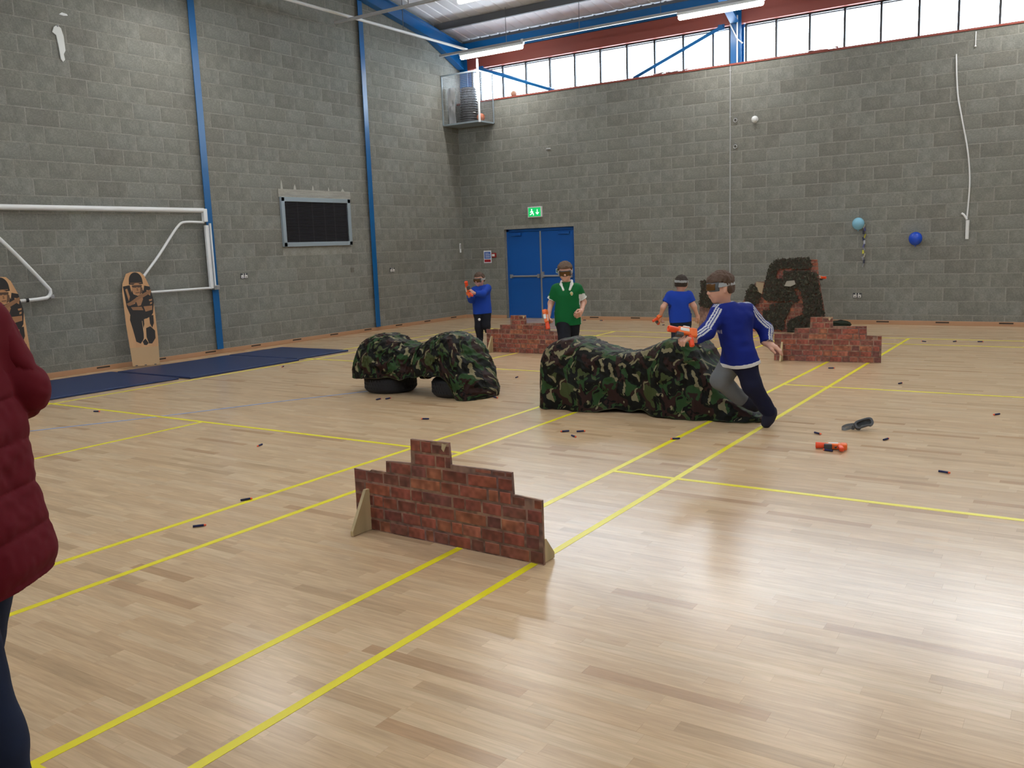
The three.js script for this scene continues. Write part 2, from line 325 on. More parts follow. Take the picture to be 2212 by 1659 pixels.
portal(8.98, 'blue steel portal frame at the right hand wall');
// thin gable posts on the left wall
for (const [z, label] of [[-2.01, 'slim blue gable post on left wall beside the white goal frame'], [-5.79, 'slim blue gable post on left wall right of the dark vent']]) {
  const t = thing('wall_post', label, 'post', [XL, 0.075, z], 0, 'gable posts');
  const H = roofTop(z) - 0.26 - 0.075; part(t, 'flange', rbox(0.012, H, 0.12, 0.003, 0.05, H / 2, 0), M.blue); part(t, 'web', box(0.05, H, 0.01, 0.022, H / 2, 0), M.blue);
}
// window bracing
for (const [a, b, label] of [[[-8.5, 5.31, -8.9], [-6.68, 4.64, -8.9], 'blue diagonal brace sloping down to the sill from the corner'], [[-3.13, 5.31, -8.9], [-4.9, 4.64, -8.9], 'blue diagonal brace falling from the column top to the sill']]) {
  const t = thing('window_brace', label, 'brace', a, 0, 'window braces'); const d = [b[0] - a[0], b[1] - a[1], b[2] - a[2]];
  part(t, 'flat_bar', bar([0, 0, 0], d, 0.05, 0.06), M.blue); part(t, 'gusset', box(0.12, 0.1, 0.01, d[0] * 0.02, d[1] * 0.02, -0.012), M.blue);
}
{ // white conduit on the column
  const t = thing('conduit', 'white conduit running down the blue column between windows', 'conduit', [-2.86, 4.6, -8.88]);
  part(t, 'pipe', tube([[0, 0, 0], [0, 0.85, 0]], 0.014), M.white); part(t, 'branch', tube([[0, 0.45, 0], [-0.13, 0.72, 0]], 0.012), M.white); part(t, 'branch', tube([[0, 0.45, 0], [0.1, 0.36, 0]], 0.012), M.white);
}

// ------------------------------------------------------------------ light fittings on trunking
{
  const rows = [[-8, [-8.32, -3.61, 1.1, 5.8]], [-4.65, [-5.9, -1.19, 3.52]], [-1.3, [-8.32, -3.61, 1.1, 5.8]], [2.05, [-5.9, -1.19, 3.52]], [5.4, [-8.32, -3.61, 1.1, 5.8]]];
  const glow = new THREE.MeshStandardMaterial({ color: 0xffffff, emissive: new THREE.Color(1, 0.98, 0.94), emissiveIntensity: 9 });
  const spot = ['by the far windows near the corner', 'by the far windows in front of the blue column', 'by the far windows right of the picture', 'by the far windows near the right wall'];
  rows.forEach(([z, xs], r) => {
    const tr = thing('lighting_trunking', ['grey lighting trunking hung along the far windows', 'grey lighting trunking crossing the white pipe, second from the windows', 'grey lighting trunking over the middle of the hall', 'grey lighting trunking behind the middle of the hall', 'grey lighting trunking nearest the near wall'][r], 'trunking', [r % 2 ? -8.55 : -8.85, 5.47, z]);
    const L = XR - 0.1 - tr.position.x; part(tr, 'channel', rbox(L, 0.045, 0.05, 0.004, L / 2, 0, 0), M.conduit);
    for (let x = 1.65; x < L; x += 1.63) part(tr, 'hanger', tube([[x, 0.02, 0], [x, roofTop(z) - 5.47 + 0.15, 0]], 0.006, 6), M.purlin);
    xs.forEach((x, i) => {
      const label = r === 0 ? 'lit fluorescent batten ' + spot[i] : r === 1 && i === 0 ? 'lit fluorescent batten at the top edge under the roof' : 'lit fluorescent batten on the trunking outside the picture';
      const t = thing('ceiling_light', label, 'light', [x + 0.75, 5.36, z], 0, 'fluorescent battens');
      part(t, 'body', rbox(1.53, 0.05, 0.07, 0.006, 0, 0.06, 0), M.white);
      part(t, 'end_box', rbox(0.05, 0.08, 0.07, 0.006, 0.75, 0.1, 0), M.white);
      const g = new THREE.CapsuleGeometry(0.045, 1.42, 6, 14).rotateZ(Math.PI / 2); part(t, 'tube_lamp', g, glow);
      const l = new THREE.RectAreaLight(new THREE.Color(1, 0.975, 0.93), LAMP_POWER, 1.5, 0.1); l.position.set(0, -0.05, 0); l.rotation.x = -Math.PI / 2; l.name = 'lamp_light'; t.add(l);
    });
  });
  const p = thing('ceiling_pipe', 'white pipe under the roof running parallel to left wall', 'pipe', [-8.22, 5.52, -8.1]);
  part(p, 'pipe', tube([[0, 0, 0], [0, 0, 16]], 0.026, 12), M.white); for (const z of [2, 5, 8, 11, 14]) part(p, 'hanger', tube([[0, 0.02, z], [0, roofTop(-8.1 + z) - 5.5 + 0.1, z]], 0.006, 6), M.purlin);
}

// ------------------------------------------------------------------ door, signs and fittings on the far wall
function canvasTex(w, h, draw) { const c = document.createElement('canvas'); c.width = w; c.height = h; const x = c.getContext('2d'); draw(x, w, h); const t = new THREE.CanvasTexture(c); t.colorSpace = THREE.SRGBColorSpace; return t; }
{
  const d = structure('door_1'); const zb = ZF - 0.13, xm = (DOOR[0] + DOOR[1]) / 2 - 0.0;
  part(d, 'reveal', box(DOOR[1] - DOOR[0] + 0.1, DOOR[3] + 0.1, 0.02, xm, DOOR[3] / 2, zb - 0.09), M.dark);
  part(d, 'door_frame', merge([rbox(0.06, DOOR[3], 0.09, 0.004, DOOR[0] + 0.03, DOOR[3] / 2, zb), rbox(0.06, DOOR[3], 0.09, 0.004, DOOR[1] - 0.03, DOOR[3] / 2, zb), rbox(DOOR[1] - DOOR[0], 0.06, 0.09, 0.004, xm, DOOR[3] - 0.03, zb)]), M.doorBlue);
  for (const s of [-1, 1]) {
    const w = (DOOR[1] - DOOR[0]) / 2 - 0.065, x = xm + s * (w / 2 + 0.004);
    const leaf = part(d, 'door_leaf', rbox(w, DOOR[3] - 0.075, 0.044, 0.003), M.doorBlue, [x, (DOOR[3] - 0.075) / 2 + 0.008, zb + 0.02]);
    part(leaf, 'push_bar', merge([tube([[-w / 2 + 0.04, 0, 0], [w / 2 - 0.04, 0, 0]], 0.02, 10), rbox(0.05, 0.08, 0.06, 0.006, -w / 2 + 0.05, 0, -0.01), rbox(0.05, 0.08, 0.06, 0.006, w / 2 - 0.05, 0, -0.01)]).translate(0, 0.9 - DOOR[3] / 2 + 0.03, 0.06), M.steel);
    part(leaf, 'kick_strip', box(w - 0.03, 0.02, 0.003, 0, -DOOR[3] / 2 + 0.06, 0.0235), M.doorBlue);
    part(leaf, 'door_closer', rbox(0.26, 0.05, 0.05, 0.006, s * (w / 2 - 0.2), DOOR[3] / 2 - 0.09, 0.045), M.doorBlue);
  }
  part(d, 'meeting_strip', rbox(0.035, DOOR[3] - 0.07, 0.012, 0.003, xm, (DOOR[3] - 0.07) / 2 + 0.01, zb + 0.05), M.steel);
  part(d, 'bolt_case', rbox(0.06, 0.12, 0.05, 0.006, xm + 0.05, 0.93, zb + 0.07), M.steel);
  part(d, 'threshold', rbox(DOOR[1] - DOOR[0], 0.01, 0.14, 0.003, xm, 0.004, zb + 0.03), M.steel);
  const ps = thing('door_sign', 'small green sign above the push bar on the blue door', 'sign', [-6.52, 1.0, zb + 0.0455]);
  const pt = canvasTex(256, 64, (x, w, h) => { x.fillStyle = '#dfe8e2'; x.fillRect(0, 0, w, h); x.fillStyle = '#0a4a3a'; x.fillRect(6, 6, w - 12, h - 12); x.fillStyle = '#e8f2ec'; x.font = 'bold 26px sans-serif'; x.textAlign = 'center'; x.textBaseline = 'middle'; x.fillText('Push bar to open', w / 2, h / 2 + 1); });
  part(ps, 'plate', box(0.4, 0.09, 0.005), [M.white, M.white, M.white, M.white, mat({ map: pt, roughness: 0.4 }), M.white]);
}
{
  const t = thing('exit_sign', 'lit green emergency exit sign above the blue double door', 'sign', [-7.12, 2.228, ZF]);
  part(t, 'housing', rbox(0.34, 0.22, 0.05, 0.006, 0, 0, 0.025), M.plasticWhite);
  const e = canvasTex(256, 160, (x, w, h) => {
    x.fillStyle = '#00a050'; x.fillRect(0, 0, w, h); x.fillStyle = '#f2fff6';
    x.beginPath(); x.arc(70, 34, 13, 0, 7); x.fill(); x.lineWidth = 15; x.lineCap = 'round'; x.strokeStyle = '#f2fff6';
    x.beginPath(); x.moveTo(66, 56); x.lineTo(78, 92); x.lineTo(102, 104); x.lineTo(106, 134); x.moveTo(78, 92); x.lineTo(62, 114); x.lineTo(36, 124); x.moveTo(68, 60); x.lineTo(96, 74); x.moveTo(66, 60); x.lineTo(44, 82); x.stroke();
    x.lineWidth = 14; x.beginPath(); x.moveTo(186, 36); x.lineTo(186, 116); x.moveTo(158, 90); x.lineTo(186, 120); x.lineTo(214, 90); x.stroke();
  });
  part(t, 'lit_panel', box(0.3, 0.18, 0.004, 0, 0, 0.052), [M.white, M.white, M.white, M.white, mat({ color: 0x111111, emissive: 0xffffff, emissiveMap: e, emissiveIntensity: 1.5 }), M.white]);
  const l = new THREE.RectAreaLight(new THREE.Color(0.1, 1, 0.5), 1.2, 0.3, 0.18); l.position.set(0, 0, 0.06); l.rotation.y = Math.PI; l.name = 'sign_light'; t.add(l);
}
{
  const t = thing('notice', 'blue and white safety notice with a red band by the door', 'notice', [-8.385, 1.335, ZF]);
  const n = canvasTex(128, 180, (x, w, h) => { x.fillStyle = '#e4e8ee'; x.fillRect(0, 0, w, h); x.fillStyle = '#3c63b4'; x.fillRect(8, 16, w - 16, 104); x.fillStyle = '#e4e8ee'; for (let i = 0; i < 5; i++) x.fillRect(26, 34 + i * 16, 60 + (i * 23) % 24, 5); x.fillStyle = '#9a1420'; x.fillRect(8, 132, w - 16, 40); });
  part(t, 'board', rbox(0.2, 0.265, 0.006, 0.002, 0, 0, 0.003), M.white); part(t, 'print', box(0.19, 0.255, 0.002, 0, 0, 0.0065), [M.white, M.white, M.white, M.white, mat({ map: n, roughness: 0.5 }), M.white]);
  const c = thing('fire_call_point', 'small red fire alarm call point beside the notice', 'call point', [-8.2, 1.365, ZF]);
  part(c, 'housing', rbox(0.1, 0.1, 0.05, 0.008, 0, 0, 0.025), mat({ color: lin(0.3, 0.02, 0.02), roughness: 0.4 })); part(c, 'glass_plate', rbox(0.07, 0.05, 0.004, 0.001, 0, 0, 0.052), M.plasticWhite);
}
function socket(label, pos, turn) {
  const t = thing('socket', label, 'socket', pos, turn, 'wall sockets');
  part(t, 'plate', rbox(0.146, 0.086, 0.01, 0.004, 0, 0, 0.005), M.plasticGrey);
  for (const s of [-1, 1]) { part(t, 'insert', rbox(0.055, 0.05, 0.004, 0.002, s * 0.036, -0.012, 0.011), M.plasticWhite); part(t, 'switch', rbox(0.014, 0.022, 0.008, 0.002, s * 0.022, 0.028, 0.012), M.plasticWhite); part(t, 'pin_hole', box(0.02, 0.014, 0.002, s * 0.036, -0.02, 0.0135), M.dark); }
}
socket('metal double socket on far wall right of the netted barrier', [-0.693, 0.492, ZF], 0);
socket('metal double socket on left wall right of the first blue post', [XL, 1.213, -2.641], Math.PI / 2);
socket('metal double socket on left wall right of the second blue post', [XL, 1.16, -6.346], Math.PI / 2);
{ const t = thing('blank_plate', 'small dark blank plate on left wall under the vent', 'plate', [XL, 1.206, -5.21], Math.PI / 2); part(t, 'plate', rbox(0.086, 0.086, 0.01, 0.003, 0, 0, 0.005), mat({ color: lin(0.14, 0.13, 0.11) })); part(t, 'screw', new THREE.CylinderGeometry(0.004, 0.004, 0.003, 8).rotateX(Math.PI / 2).translate(0.03, 0, 0.011), M.steel); }
{ const t = thing('thermometer', 'small white strip fixed low in the room corner', 'strip', [XL, 1.545, -8.66], Math.PI / 2); part(t, 'strip', rbox(0.05, 0.2, 0.012, 0.004, 0, 0, 0.006), M.white); part(t, 'scale', box(0.02, 0.1, 0.002, 0, 0.03, 0.0125), M.plasticGrey); }
// balloons
function balloon(label, pos, r, color, tail) {
  const t = thing('balloon', label, 'balloon', pos, 0, 'balloons on the far wall');
  const pr = []; for (let i = 0; i <= 20; i++) { const a = i / 20 * Math.PI; pr.push(new THREE.Vector2(Math.max(0.0001, Math.sin(a) * r), Math.cos(a) * r * (Math.cos(a) < 0 ? 1.12 : 1))); }
  const m = mat({ color: lin(...color), roughness: 0.18 }); part(t, 'skin', new THREE.LatheGeometry(pr.reverse(), 24), m); part(t, 'knot', new THREE.ConeGeometry(0.012, 0.022, 8).translate(0, -r * 1.12 - 0.006, 0), m);
}
balloon('light blue balloon above a hanging ribbon on the far wall', [-0.684, 1.71, ZF + 0.105], 0.098, [0.22, 0.50, 0.66]);
balloon('deep blue balloon right of the light blue one', [0.215, 1.43, ZF + 0.11], 0.104, [0.012, 0.075, 0.55]);
{
  const t = thing('ribbon', 'patterned ribbon streamer hanging below the light blue balloon', 'ribbon', [-0.6, 1.62, ZF + 0.03]);
  const cols = [lin(0.5, 0.5, 0.42), lin(0.06, 0.08, 0.16), lin(0.5, 0.46, 0.05), lin(0.3, 0.32, 0.34), lin(0.03, 0.03, 0.05), lin(0.14, 0.15, 0.4), lin(0.35, 0.36, 0.4)].map((c) => mat({ color: c, side: THREE.DoubleSide }));
  let y = 0.04; for (let i = 0; i < 13; i++) { const g = new THREE.CylinderGeometry(0.016, 0.016, 0.066, 10, 1, true, i * 1.1, 3.6); part(t, 'twist', g, cols[(i * 5 + (i >> 1)) % 7], [(i % 2 ? 1 : -1) * 0.008, y, 0.01], [0, i, (i % 2 ? 1 : -1) * 0.35]); y -= 0.054; }
}
{ // hanging rope with a white grip
  const t = thing('pull_rope', 'white pull rope with a plastic grip hanging on the far wall', 'rope', [0.7, 4.26, ZF + 0.02]);
  part(t, 'rope', tube([[0, 0, 0], [0.02, -0.35, 0], [0.05, -0.65, 0], [0.12, -1.0, 0.01], [0.211, -1.45, 0], [0.255, -1.8, 0], [0.267, -2.03, 0.01], [0.26, -2.3, 0.01], [0.247, -2.56, 0.01]], 0.012, 8, 60), M.white);
  part(t, 'grip', new THREE.CylinderGeometry(0.028, 0.026, 0.3, 14).translate(0.262, -2.72, 0.02), M.white); part(t, 'knot', tube([[0.25, -2.56, 0.02], [0.2, -2.48, 0.025], [0.17, -2.46, 0.02]], 0.016), M.white);
}
{ const t = thing('cable', 'thin pale cable running straight down the far wall', 'cable', [-2.946, 0.9, ZF + 0.008]); part(t, 'cable', tube([[0, 0, 0], [0, 3.68, 0]], 0.011, 8), M.conduit); for (let y = 0.4; y < 3.6; y += 0.8) part(t, 'clip', rbox(0.04, 0.012, 0.016, 0.003, 0, y, 0), M.conduit); }
{ const t = thing('alarm_sensor', 'small white dome sensor high on the far wall', 'sensor', [-2.496, 3.61, ZF]); part(t, 'dome', new THREE.SphereGeometry(0.055, 20, 12).scale(1, 1, 0.8).translate(0, 0, 0.03), M.white); part(t, 'base', new THREE.CylinderGeometry(0.06, 0.06, 0.02, 20).rotateX(Math.PI / 2).translate(0, 0, 0.01), M.white); }
for (const [y, label] of [[3.63, 'upper ring bolt beside the cable on the far wall'], [3.17, 'lower ring bolt beside the cable on the far wall']]) { const t = thing('ring_bolt', label, 'bolt', [-2.85, y, ZF], 0, 'ring bolts'); part(t, 'ring', new THREE.TorusGeometry(0.03, 0.007, 8, 20).translate(0, 0, 0.02), M.conduit); part(t, 'plate', rbox(0.04, 0.04, 0.012, 0.003, 0, 0.03, 0.006), M.purlin); }
{ const t = thing('sill_hook', 'short white rod hanging under the sill at top right', 'rod', [0.963, 4.34, ZF + 0.012]); part(t, 'rod', tube([[0, 0, 0], [0, 0.22, 0]], 0.009), M.white); part(t, 'end_cap', new THREE.SphereGeometry(0.016, 10, 8), M.white); }
{ const t = thing('sill_ball', 'brown ball lying on the window sill near the corner', 'ball', [-7.645, 4.621 + 0.062, -8.9]); part(t, 'ball', new THREE.SphereGeometry(0.062, 20, 14), mat({ color: lin(0.3, 0.16, 0.1) })); part(t, 'seam', new THREE.TorusGeometry(0.0615, 0.002, 6, 28), M.dark); }
for (const [x, l, label] of [[-4.1, 0.75, 'crumpled white plastic film on the sill left of the column'], [-1.35, 0.5, 'crumpled white plastic film on the sill right of the column']]) {
  const t = thing('plastic_film', label, 'film', [x, 4.621, -8.8], 0, 'plastic film on the sill'); const g = new THREE.PlaneGeometry(l, 0.14, 30, 6).rotateX(-Math.PI / 2), p = g.attributes.position;
  for (let i = 0; i < p.count; i++) { const X = p.getX(i), Z = p.getZ(i); p.setY(i, 0.004 + 0.028 * noise(X * 14 + x * 7, Z * 22) + (Z > 0.03 ? -(Z - 0.03) * 0.2 : 0)); } g.computeVertexNormals(); part(t, 'sheet', g, mat({ color: lin(0.75, 0.75, 0.75), side: THREE.DoubleSide, roughness: 0.4 })); }
{ const t = thing('wall_scuff_bracket', 'small white bracket high on far wall left of the cable', 'bracket', [-6.77, 3.484, ZF]); part(t, 'plate', rbox(0.1, 0.025, 0.012, 0.003, 0, 0, 0.006), M.conduit); part(t, 'lip', rbox(0.1, 0.006, 0.025, 0.002, 0, -0.012, 0.012), M.conduit); }

// ------------------------------------------------------------------ corner cage
{
  const y0 = 4.12, x1 = -8.08, z1 = -8.24, H = 1.0;
  const t = thing('corner_cage', 'wire mesh cage on a shelf high in the room corner', 'cage', [XL, y0, ZF]);
  const W = x1 - XL, D = z1 - ZF;
  part(t, 'shelf', rbox(W, 0.035, D, 0.004, W / 2, 0, D / 2), M.greyFrame);
  part(t, 'corner_post', rbox(0.035, H + 0.25, 0.035, 0.004, W, H / 2 + 0.1, D), M.white);
  part(t, 'frame_rail', merge([rbox(W, 0.025, 0.025, 0.003, W / 2, H, D), rbox(0.025, 0.025, D, 0.003, W, H, D / 2), rbox(0.025, H, 0.025, 0.003, 0.014, H / 2, D), rbox(0.025, H, 0.025, 0.003, W, H / 2, 0.014)]), M.greyFrame);
  const wires = []; for (let x = 0.03; x < W; x += 0.035) wires.push(box(0.0022, H, 0.0022, x, H / 2, D)); for (let y = 0.03; y < H; y += 0.035) wires.push(box(W, 0.0022, 0.0022, W / 2, y, D)); for (let z = 0.03; z < D; z += 0.035) wires.push(box(0.0022, H, 0.0022, W, H / 2, z)); for (let y = 0.03; y < H; y += 0.035) wires.push(box(0.0022, 0.0022, D, W, y, D / 2));
  part(t, 'mesh', merge(wires), M.steel).userData.kind = 'stuff';
  const u = thing('air_unit', 'black ribbed unit standing inside the corner cage', 'unit', [XL + 0.5, y0 + 0.018, ZF + 0.26], 0.5);
  part(u, 'case', new THREE.CylinderGeometry(0.15, 0.2, 0.72, 20).translate(0, 0.36, 0), M.dark);
  for (let i = 0; i < 14; i++) part(u, 'rib', new THREE.TorusGeometry(0.205 - i * 0.0035, 0.011, 6, 28).rotateX(Math.PI / 2).translate(0, 0.04 + i * 0.05, 0), M.plasticGrey);
  part(u, 'maker_plate', rbox(0.06, 0.02, 0.006, 0.002, 0.12, 0.2, 0.155), M.white);
  const b = thing('basketball', 'orange ball resting on the corner cage shelf', 'ball', [XL + 0.82, y0 + 0.0185 + 0.085, ZF + 0.3]); part(b, 'ball', new THREE.SphereGeometry(0.085, 22, 16), mat({ color: lin(0.6, 0.16, 0.06), roughness: 0.6 })); part(b, 'seam', new THREE.TorusGeometry(0.0845, 0.002, 6, 30), M.dark);
  const p = thing('plastic_sheet', 'crumpled white sheet behind the ribbed unit in the cage', 'sheet', [XL + 0.13, y0 + 0.02, ZF + 0.34]);
  const g = new THREE.PlaneGeometry(0.2, 0.75, 10, 30).translate(0, 0.38, 0), q = g.attributes.position; for (let i = 0; i < q.count; i++) q.setZ(i, 0.06 * noise(q.getX(i) * 12, q.getY(i) * 9, 4)); g.computeVertexNormals(); part(p, 'sheet', g, mat({ color: lin(0.5, 0.5, 0.5), side: THREE.DoubleSide }));
}

// ------------------------------------------------------------------ left wall fittings
{
  const t = thing('wall_vent', 'dark louvred vent in a grey frame on left wall', 'vent', [XL, 1.667, -4.375], Math.PI / 2);
  const W = 1.69, H = 0.845;
  part(t, 'frame', merge([rbox(W, 0.075, 0.05, 0.005, 0, 0.037, 0.02), rbox(W, 0.075, 0.05, 0.005, 0, H - 0.037, 0.02), rbox(0.075, H, 0.05, 0.005, -W / 2 + 0.037, H / 2, 0.02), rbox(0.075, H, 0.05, 0.005, W / 2 - 0.037, H / 2, 0.02)]), M.greyFrame);
  part(t, 'backing', box(W - 0.1, H - 0.1, 0.004, 0, H / 2, 0.001), M.dark);
  const slat = box(W - 0.14, 0.003, 0.02).rotateX(0.6), sm = mat({ color: lin(0.035, 0.034, 0.042), roughness: 0.5 });
  for (let i = 0; i < 38; i++) part(t, 'slat', slat, sm, [0, 0.085 + i * 0.0185, 0.02]);
  for (const x of [-0.45, -0.1, 0.2, 0.45]) part(t, 'rear_bar', box(0.018, H - 0.14, 0.006, x, H / 2, 0.006), M.purlin);
  const l = structure('trim_5'); const sm2 = mat({ color: lin(0.42, 0.41, 0.37), roughness: 0.95 });
  [[-3.6, 0.15, 0.05], [-3.9, 0.09, 0.06], [-4.33, 0.09, 0.05], [-4.72, 0.07, 0.04], [-5.08, 0.05, 0.09]].forEach(([z, h, w]) => part(l, 'plaster_smear', prism([[-w / 2, 0], [w / 2, 0], [w * 0.3, h * 0.6], [0, h], [-w * 0.35, h * 0.5]], 0.004).rotateY(Math.PI / 2), sm2, [XL + 0.002, 2.65, z])); part(l, 'lintel', rbox(0.02, 0.135, 1.76, 0.003, XL + 0.0, 2.582, -4.39), mat({ color: lin(0.42, 0.405, 0.36), roughness: 0.9, map: blockTex }));
}
{ // folded goal frame
  const t = thing('goal_frame', 'white folded goal frame fixed to the left wall', 'goal', [-8.93, 0, 0]);
  part(t, 'crossbar', tube([[0.02, 2.255, -1.86], [0.02, 2.255, 2.6]], 0.036, 14), M.white);
  part(t, 'corner', rbox(0.07, 0.2, 0.07, 0.01, 0.02, 2.18, -1.87), M.white);
  part(t, 'post', merge([rbox(0.05, 0.98, 0.06, 0.008, 0, 1.54, -1.9), rbox(0.04, 1.02, 0.02, 0.005, 0.01, 1.55, -1.965)]), M.white);
  part(t, 'side_stay', tube([[0, 2.075, -1.86], [0, 2.075, -1.5], [0, 2.05, -1.43], [0, 1.6, -1.02], [0, 1.1, -0.58], [0, 1.07, -0.62]], 0.019, 10, 60), M.white);
  part(t, 'lower_stay', tube([[0, 1.058, -1.9], [0, 1.056, -0.62]], 0.019, 10), M.white); part(t, 'joint_sleeve', tube([[0, 1.056, -0.79], [0, 1.056, -0.75]], 0.026, 10), M.dark);
  part(t, 'side_stay', tube([[0, 2.3, 1.72], [0, 1.86, 1.26], [0, 1.25, 0.74], [0, 1.16, 0.68], [0, 1.09, 0.72], [0, 1.072, 0.82], [0, 1.06, 1.15], [0, 1.05, 1.7]], 0.024, 10, 60), M.white); part(t, 'joint_sleeve', tube([[0, 1.066, 0.99], [0, 1.065, 1.03]], 0.028, 10), M.dark);
  part(t, 'wall_bracket', rbox(0.1, 0.07, 0.1, 0.006, -0.02, 1.06, -1.99), M.steel); part(t, 'wall_bracket', rbox(0.08, 0.05, 0.05, 0.006, -0.04, 1.09, 0.66), M.steel);
}
{ const t = thing('wall_cloth', 'white rag caught high on the left wall', 'cloth', [XL + 0.012, 4.42, 0.13], Math.PI / 2);
  const o = [[-0.05, 0.2], [0.0, 0.235], [0.05, 0.2], [0.075, 0.1], [0.08, -0.08], [0.05, -0.13], [0.06, -0.2], [0.03, -0.235], [0.0, -0.2], [-0.01, -0.05], [-0.03, 0.1], [-0.08, 0.13]];
  const g = prism(o, 0.012, 0.004); part(t, 'rag', g, mat({ color: lin(0.72, 0.74, 0.72), roughness: 0.9 })); part(t, 'pin', new THREE.SphereGeometry(0.014, 10, 8).translate(0, 0.22, 0.012), M.steel);
  const s = thing('wall_tape', 'small white scrap above the rag on left wall', 'scrap', [XL + 0.004, 4.81, 0.02], Math.PI / 2); part(s, 'scrap', prism([[-0.06, -0.01], [0, -0.018], [0.06, -0.008], [0.05, 0.012], [-0.02, 0.02]], 0.006), M.white); part(s, 'fold', box(0.03, 0.006, 0.006, 0, 0.004, 0.004), M.white); }

// ------------------------------------------------------------------ blue gym mats
for (const [x0, x1, z0, z1, a, label] of [[-8.52, -7.02, -2.88, -1.8, 0.0, 'thin dark blue gym mat at the right end of the row'], [-8.5, -6.93, -1.76, 0.12, 0, 'thin dark blue gym mat under the plywood soldier board'], [-8.62, -7.08, 0.17, 2.05, -0.03, 'thin dark blue gym mat behind the person in red']]) {
  const t = thing('gym_mat', label, 'mat', [(x0 + x1) / 2, 0, (z0 + z1) / 2], a, 'gym mats'); part(t, 'pad', rbox(x1 - x0, 0.026, z1 - z0, 0.008, 0, 0.0135, 0), M.mat); part(t, 'seam', rbox(x1 - x0 - 0.04, 0.003, z1 - z0 - 0.04, 0.001, 0, 0.0265, 0), M.mat);
}

// ------------------------------------------------------------------ plywood target boards with a printed figure
{
  const W = 0.42, H = 1.37;
  const print = canvasTex(384, 1252, (x, w, h) => {
    x.fillStyle = '#c8996b'; x.fillRect(0, 0, w, h); for (let i = 0; i < 260; i++) { x.fillStyle = i % 2 ? 'rgba(150,100,60,0.10)' : 'rgba(225,180,130,0.10)'; x.fillRect((i * 97) % w, 0, 2 + i % 5, h); }
    const ink = '#1d1714', P = (pts, c = ink) => { x.fillStyle = c; x.beginPath(); pts.forEach((p, i) => i ? x.lineTo(...p) : x.moveTo(...p)); x.closePath(); x.fill(); };
    x.fillStyle = ink; x.beginPath(); x.ellipse(182, 120, 82, 112, 0, Math.PI, 2 * Math.PI); x.fill(); P([[100, 116], [264, 116], [268, 166], [232, 172], [140, 172], [96, 166]]); // woollen hat
    x.fillStyle = '#7a5439'; x.fillRect(112, 146, 140, 10);
    x.fillStyle = '#a9784f'; x.beginPath(); x.ellipse(190, 232, 62, 80, 0, 0, 7); x.fill(); P([[128, 180], [252, 180], [246, 208], [206, 214], [190, 206], [174, 214], [134, 208]], '#4a3324'); P([[232, 200], [256, 220], [244, 290], [212, 308], [226, 260]], '#5d412c');
    P([[184, 220], [196, 218], [204, 254], [184, 258]], '#7d5638'); P([[164, 278], [218, 274], [212, 284], [170, 286]], '#4a3324'); P([[124, 240], [140, 300], [190, 322], [242, 300], [256, 236], [272, 290], [230, 340], [150, 340], [112, 300]]);
    P([[20, 190], [104, 176], [120, 300], [180, 352], [250, 330], [280, 190], [372, 214], [376, 420], [352, 560], [320, 610], [80, 600], [40, 460]]);             // jacket
    P([[44, 230], [70, 220], [92, 330], [74, 390]], '#a5764e'); P([[300, 250], [352, 262], [340, 330], [306, 300]], '#a5764e'); P([[58, 420], [132, 398], [150, 424], [76, 452]], '#b5835a'); P([[318, 380], [360, 372], [356, 396], [322, 402]], '#a5764e'); P([[330, 420], [356, 414], [350, 440], [326, 446]], '#a5764e');
    P([[368, 236], [384, 250], [384, 272], [210, 372], [112, 438], [60, 452], [44, 420], [96, 396], [196, 326]], '#8a6140'); P([[160, 392], [240, 346], [250, 366], [214, 452], [176, 462]], '#9b6d48'); P([[90, 470], [220, 470], [240, 520], [110, 510]], '#8a6140'); P([[244, 468], [352, 462], [346, 520], [262, 540]], '#9b6d48');
    P([[70, 580], [336, 560], [330, 600], [250, 640], [214, 760], [206, 900], [160, 960], [110, 930], [84, 760], [62, 640]]);                                       // near leg
    P([[232, 640], [262, 630], [300, 660], [288, 720], [268, 700], [250, 720], [230, 700]], '#c8996b'); P([[300, 600], [352, 590], [348, 700], [322, 760], [300, 700]]); P([[246, 760], [300, 738], [352, 800], [348, 900], [300, 968], [262, 966], [240, 880]]); P([[186, 930], [226, 900], [258, 960], [230, 986], [200, 980]]);
    x.strokeStyle = '#d9b084'; x.lineWidth = 5; x.beginPath(); x.moveTo(208, 660); x.lineTo(214, 880); x.lineTo(192, 930); x.stroke();
    x.fillStyle = '#b9986f'; x.fillRect(0, 1010, w, h - 1010);
  });
  const out = [[-0.17, 0], [0.19, 0.0], [0.205, 0.4], [0.2, 0.95], [0.17, 1.14], [0.11, 1.31], [0.06, 1.365], [-0.06, 1.37], [-0.13, 1.345], [-0.19, 1.2], [-0.205, 1.08], [-0.2, 0.6]];
  const g = prism(out, 0.018), p = g.attributes.position, u = g.attributes.uv; for (let i = 0; i < p.count; i++) u.setXY(i, p.getX(i) / W + 0.5, p.getY(i) / H);
  const front = mat({ map: print, roughness: 0.6 });
  for (const [x, z, a, lean, label] of [[-8.655, -0.43, 1.02, 0.235, 'plywood board printed with a crouching armed figure, beside the goal stay'], [-8.6, 1.43, 1.3, 0.16, 'plywood figure board half hidden behind the person in red']]) {
    const t = thing('target_board', label, 'board', [x, 0.028, z], a, 'plywood figure boards'); const b = part(t, 'panel', g, [front, M.ply]); b.rotation.x = -lean; b.position.y = 0.003;
    for (const s of [-0.12, 0.0, 0.13]) { const k = part(t, 'foot_notch', rbox(0.03, 0.012, 0.02, 0.002, s, 0.006, 0.003), M.plasticGrey); k.rotation.x = -lean; k.position.y = 0.003; }
  }
}

